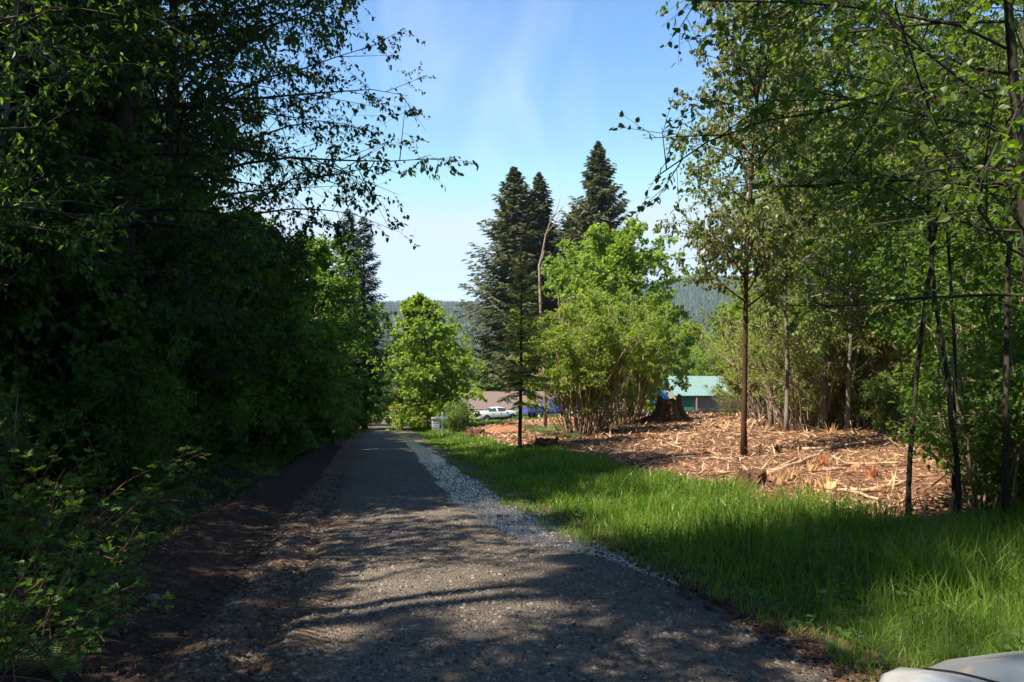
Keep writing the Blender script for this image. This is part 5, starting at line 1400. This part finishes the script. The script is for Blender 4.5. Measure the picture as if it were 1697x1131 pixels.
SIZE = {'tall': (23.5, 4.6), 'tall2': (19.5, 4.2), 'dark_fir': (28, 3.6), 'hemlock': (20, 3.2), 'edge': (9.8, 3.3), 'vine': (6.3, 2.1), 'young': (13, 2.1), 'high': (30, 3.0), 'green': (9.8, 3.3)}
CB = {'tall': 0.24, 'tall2': 0.14, 'dark_fir': 0.16, 'hemlock': 0.10, 'edge': 0.06, 'vine': 0.08, 'young': 0.3, 'high': 0.68, 'green': 0.06}
GL['green'] = 'mid green maple along the sunnier edge of the left wood'
def shades(q, x, y, key, s):
    h, r = SIZE[key]; L = math.hypot(TO_SUN.x, TO_SUN.y)
    dx, dy = x - q[0], y - q[1]
    along = (dx * TO_SUN.x + dy * TO_SUN.y) / L; across = abs(dx * TO_SUN.y - dy * TO_SUN.x) / L
    if along < 0: return False
    zz = q[2] + along * TO_SUN.z / L - H(x, y)
    return across < 0.8 * r * s and CB[key] * h * s < zz < 0.86 * h * s
def fit(key, x, y, s):
    h, r = SIZE[key]; z = H(x, y); sx_, sy_ = TO_SUN.x, TO_SUN.y; L = math.hypot(sx_, sy_)
    for q in SUNNY:
        if key == 'high':
            if shades(q, x, y, key, s): return 0.0
            continue
        dx, dy = x - q[0], y - q[1]
        along = (dx * sx_ + dy * sy_) / L; across = abs(dx * sy_ - dy * sx_) / L
        if along > 0 and across < 0.66 * r * s:
            s = min(s, (q[2] + max(0.5, along - 0.12 * r * s) * TO_SUN.z / L - z) / h)
    return s
TREES = []
cnt = 0
for y in np.arange(-26, 118, 3.4):
    for off in ((4.6, 8.5, 13, 19, 26, 34) if y < 45 else (4.6, 9, 15)):
        yy = y + rl.uniform(-1.4, 1.4); oo = off + rl.uniform(-1.3, 1.3)
        x = float(road_c(yy)) - ROAD_HW - oo
        if yy < 9 and oo < 7.5: continue
        if abs(yy - 15) < 3 and oo < 6.5: continue
        if yy > 60 and oo < 6 : pass
        if y > 45 and rl.random() < 0.25: continue
        if 3 < yy < 19.5 and -0.60 * yy - 0.8 < x < -0.42 * yy + 0.8: continue
        key = rl.choice(['tall', 'tall2', 'dark_fir', 'hemlock'], p=[0.44, 0.36, 0.13, 0.07])
        if yy > 21 and oo < 10.5 and rl.random() < 0.75: key = 'green'
        s = rl.uniform(0.8, 1.1) * ((0.9 if oo < 6.5 else 1.35) if key == 'green' else 0.62 if oo < 6.5 else 1.0) * np.interp(yy, [-20, 45, 70, 118], [1, 1, 0.62, 0.5])
        s = fit(key, x, yy, s)
        if s < 0.40: continue
        TREES.append((x, yy, key, s))
        plant(key, (x, yy, H(x, yy) - 0.05), rl.uniform(0, 6.28), s, GL[key], 'tree', 'trees of the left wood: ' + key.replace('dark_', '').replace('tall2', 'broad').replace('tall', 'tall leafy'))
        cnt += 1
# trees added to the wood, placed to shade the driveway and the verge
SHADY = [(700, 800), (640, 850), (760, 850), (560, 900), (700, 905), (820, 900), (450, 930), (600, 1085), (800, 1095), (1000, 1080), (1150, 1050), (1250, 1100), (400, 1100), (830, 772), (900, 780), (980, 790), (1060, 786), (1130, 776), (660, 780), (590, 800),
         (1300, 960), (1400, 915), (1560, 885), (1650, 900), (1650, 950), (1480, 905), (1380, 1040), (1180, 985), (700, 1050), (300, 850), (200, 1100), (100, 980), (300, 960), (400, 900)]
GL['high'] = 'high crowned fir in the near part of the left wood'
GL['young'] = 'slim alder at the near end of the left wood'
PROTO['edge'] = ('maple_tree', PROTO['maple2'][1], PROTO['maple2'][2].copy()); PROTO['edge'][2].materials.clear(); PROTO['edge'][2].materials.append(M['forest'])
GL['edge'] = 'low branched maple at the shaded edge of the left wood'; GL['vine'] = 'vine maple at the shaded edge of the left wood'
h_ = lambda key: SIZE[key][0]
GRASSY = [(1130, 935), (1330, 960), (1430, 915)]
for grass_, q in [(False, on_ground(u, v)) for u, v in SHADY] + [(True, on_ground(u, v)) for u, v in GRASSY]:
    have = sum(shades(q, *t) for t in TREES)
    for tr_ in range(900):
        if have >= (1 if grass_ else 2): break
        al = rl.uniform(9, 24) if grass_ else rl.uniform(2.5, 20); ac = rl.uniform(-1.5, 1.5); L = math.hypot(TO_SUN.x, TO_SUN.y)
        x = q[0] + al * TO_SUN.x / L + ac * TO_SUN.y / L; y = q[1] + al * TO_SUN.y / L - ac * TO_SUN.x / L
        if x > float(road_c(y)) - ROAD_HW - 2.6 or (0 < y < 10 and x > -0.74 * y - 1.2): continue
        if min(math.hypot(x - t[0], y - t[1]) for t in TREES) < 1.5: continue
        if y > 3 and y < 19.5 and -0.60 * y - 1 < x < -0.42 * y + 1: continue
        near_ = -4 < y < 10 and x > -0.74 * max(y, 0) - 4.2
        key = 'high' if grass_ else rl.choice(['tall', 'tall', 'young']) if near_ else rl.choice(['tall', 'tall2', 'edge', 'edge', 'vine', 'tall']); s = fit(key, x, y, rl.uniform(0.6, 1.05))
        if s < (0.75 if near_ else 0.40 if h_(key) > 12 else 0.6) or not shades(q, x, y, key, s): continue
        plant(key, (x, y, H(x, y) - 0.05), rl.uniform(0, 6.28), s, GL[key], 'tree', 'trees of the left wood: ' + key.replace('tall2', 'broad').replace('tall', 'tall leafy'))
        TREES.append((x, y, key, s)); have += 1; cnt += 1
print('left trees', cnt)
pl('dark_fir', 603, 60, 'slim pointed dark fir standing clear against the sky at the left wood end', sc=0.62)
pl('dark_fir', 578, 56, 'dark fir with drooping tip beside the slim pointed one', sc=0.60, rz=2)
pl('hemlock', 640, 84, 'dark drooping hemlock at the lower end of the left wood', sc=0.5)
pl('green', 452, 30.5, 'maple glowing green through the dark left wood', sc=0.85)
for u, d, s, lab in ((528, 44, 0.75, 'mid green maple at the left shoulder beyond the muddy bank'), (558, 57, 0.8, 'mid green maple further down the left shoulder'), (592, 72, 0.8, 'mid green maple at the lower bend of the left wood'), (400, 25, 0.8, 'mid green maple behind the muddy left bank')): pl('green', u, d, lab, sc=s)
c = on_ground(214, 762); plant('tall', c, 0.6, 0.95, 'thick grey alder trunk standing in the left wood', 'tree', tilt=(0, 0.015))
plant('cottonwood', (-7.5, 16.5, H(-7.5, 16.5)), 0.2, 1.0, 'leaning cottonwood with fine leaves reaching over the driveway', 'tree')
plant('hemlock', (-7.4, 14.2, H(-7.4, 14.2)), 0.0, 1.0, 'near hemlock with hanging mossy sprays at the top left', 'tree')
proto('lime', 'willow_tree', broadleaf(41, 6.5, 2.3, 0.48, 0.06, 26, 7, 4, 5, 0.075, 0.38, 'ovate', 0.2, wob=0.05, shape='flat', droop=-0.02, sector=(0.3, 1.5), drop=0.3), M['bark'], M['under'])
plant('lime', (-5.5, 6.9, H(-5.5, 6.9)), 0.0, 1.0, 'near willow with narrow bright leaves at the far left edge', 'tree')
for k, (u, d, s, lab) in enumerate([(485, 31, 0.8, 'sunlit green vine maple under the left wood edge'), (455, 26, 1.3, 'vine maple glowing in a gap of the left wood'), (525, 40, 0.6, 'vine maple arching over the left shoulder of the driveway'), (560, 52, 0.6, 'vine maple further down the left shoulder'), (588, 64, 0.6, 'bushy vine maple near the lower bend'), (618, 78, 0.95, 'dark bushy vine maple at the lower bend'), (380, 22, 1.2, 'shaded vine maple behind the muddy bank'), (300, 18, 1.1, 'shaded vine maple right of the grey alder trunk'), (130, 15, 1.1, 'shaded vine maple left of the grey alder trunk'), (40, 13, 1.0, 'shaded vine maple at the far left')]):
    pl('vine', u, d, lab, 'tree', s)
for k in range(34):
    y = 6.5 + k * 1.9 + rl.uniform(-0.6, 0.6); s_ = rl.uniform(2.6, 4.6)
    x = float(road_c(y)) - ROAD_HW - s_
    if y < 10: x -= 0.9
    plant('shrub' if k % 3 else 'vine', (x, y, H(x, y)), rl.uniform(0, 6), rl.uniform(0.45, 0.8) * (1 if k % 3 else 0.7), 'leafy undergrowth bush along the foot of the left wood', 'bush', 'bushes along the left wood')
for k in range(46):
    y = 7.5 + k * 0.95 + rl.uniform(-0.5, 0.5); s_ = rl.uniform(1.9, 3.4)
    x = float(road_c(y)) - ROAD_HW - s_
    plant('fern' if k % 2 else 'fern2', (x, y, H(x, y)), rl.uniform(0, 6), rl.uniform(0.7, 1.25), 'fern on the shaded bank left of the driveway', 'fern', 'ferns on the left bank')
for k, (u, v, s, key, lab) in enumerate([(60, 930, 1.0, 'bramble', 'sunlit bramble with arching red canes at the left edge'), (130, 960, 0.8, 'bramble2', 'low bramble tangle in front of the red canes'), (20, 1000, 0.8, 'bramble', 'bramble at the very left edge of the bank'), (170, 880, 0.9, 'bramble', 'bramble behind the sunlit red canes'), (10, 860, 1.1, 'bramble2', 'shaded bramble behind the left edge')]):
    c = on_ground(u, v); plant(key, c, k * 1.4, s, lab, 'bramble')
for k, (u, v, s, key) in enumerate([(40, 1075, 0.6, 'bramble2'), (110, 1030, 0.5, 'bramble2'), (20, 1120, 0.55, 'bramble'), (185, 1000, 0.4, 'bramble2'), (90, 1110, 0.8, 'fern2'), (150, 1060, 0.6, 'fern2')]):
    c = on_ground(u, v); plant(key, c, k * 1.3, s, ['low bramble on the mud at the lower left', 'small bramble left of the pale rock', 'bramble in the lower left corner', 'little bramble just above the pale rock', 'fern in the lower left corner', 'small fern on the mud left of the pale rock'][k], 'bramble' if 'b' in key else 'fern')
for k, (u, v) in enumerate([(505, 752), (525, 747), (490, 758), (540, 744)]):
    c = on_ground(u, v); plant('fern2', (c[0] - 0.4, c[1], c[2]), k * 1.1, 1.3, 'sunlit fern at the sunny gap of the left shoulder', 'fern', 'sunlit ferns on the left shoulder')

# ================================================================== AIR
g = G()
lo, hi = float(Z.min()) - 1.5, 135.0
c0, c1 = np.array([gx[0] - 20, gy[0] - 20, lo]), np.array([gx[-1] + 20, max(gy[-1], 7000) + 20, hi])
box(g, (c0 + c1) / 2, c1 - c0)
k = N('haze_air')
pv = k.n('ShaderNodeVolumePrincipled'); pv.inputs['Density'].default_value = 1.05e-4; pv.inputs['Color'].default_value = (0.66, 0.82, 1.0, 1); pv.inputs['Anisotropy'].default_value = 0.0
k.l(pv.outputs[0], k.out.inputs['Volume'])
k.m.cycles.homogeneous_volume = True
tag(g.build('haze', k.m), 'pale blue summer air over the valley', None, None, 'stuff')
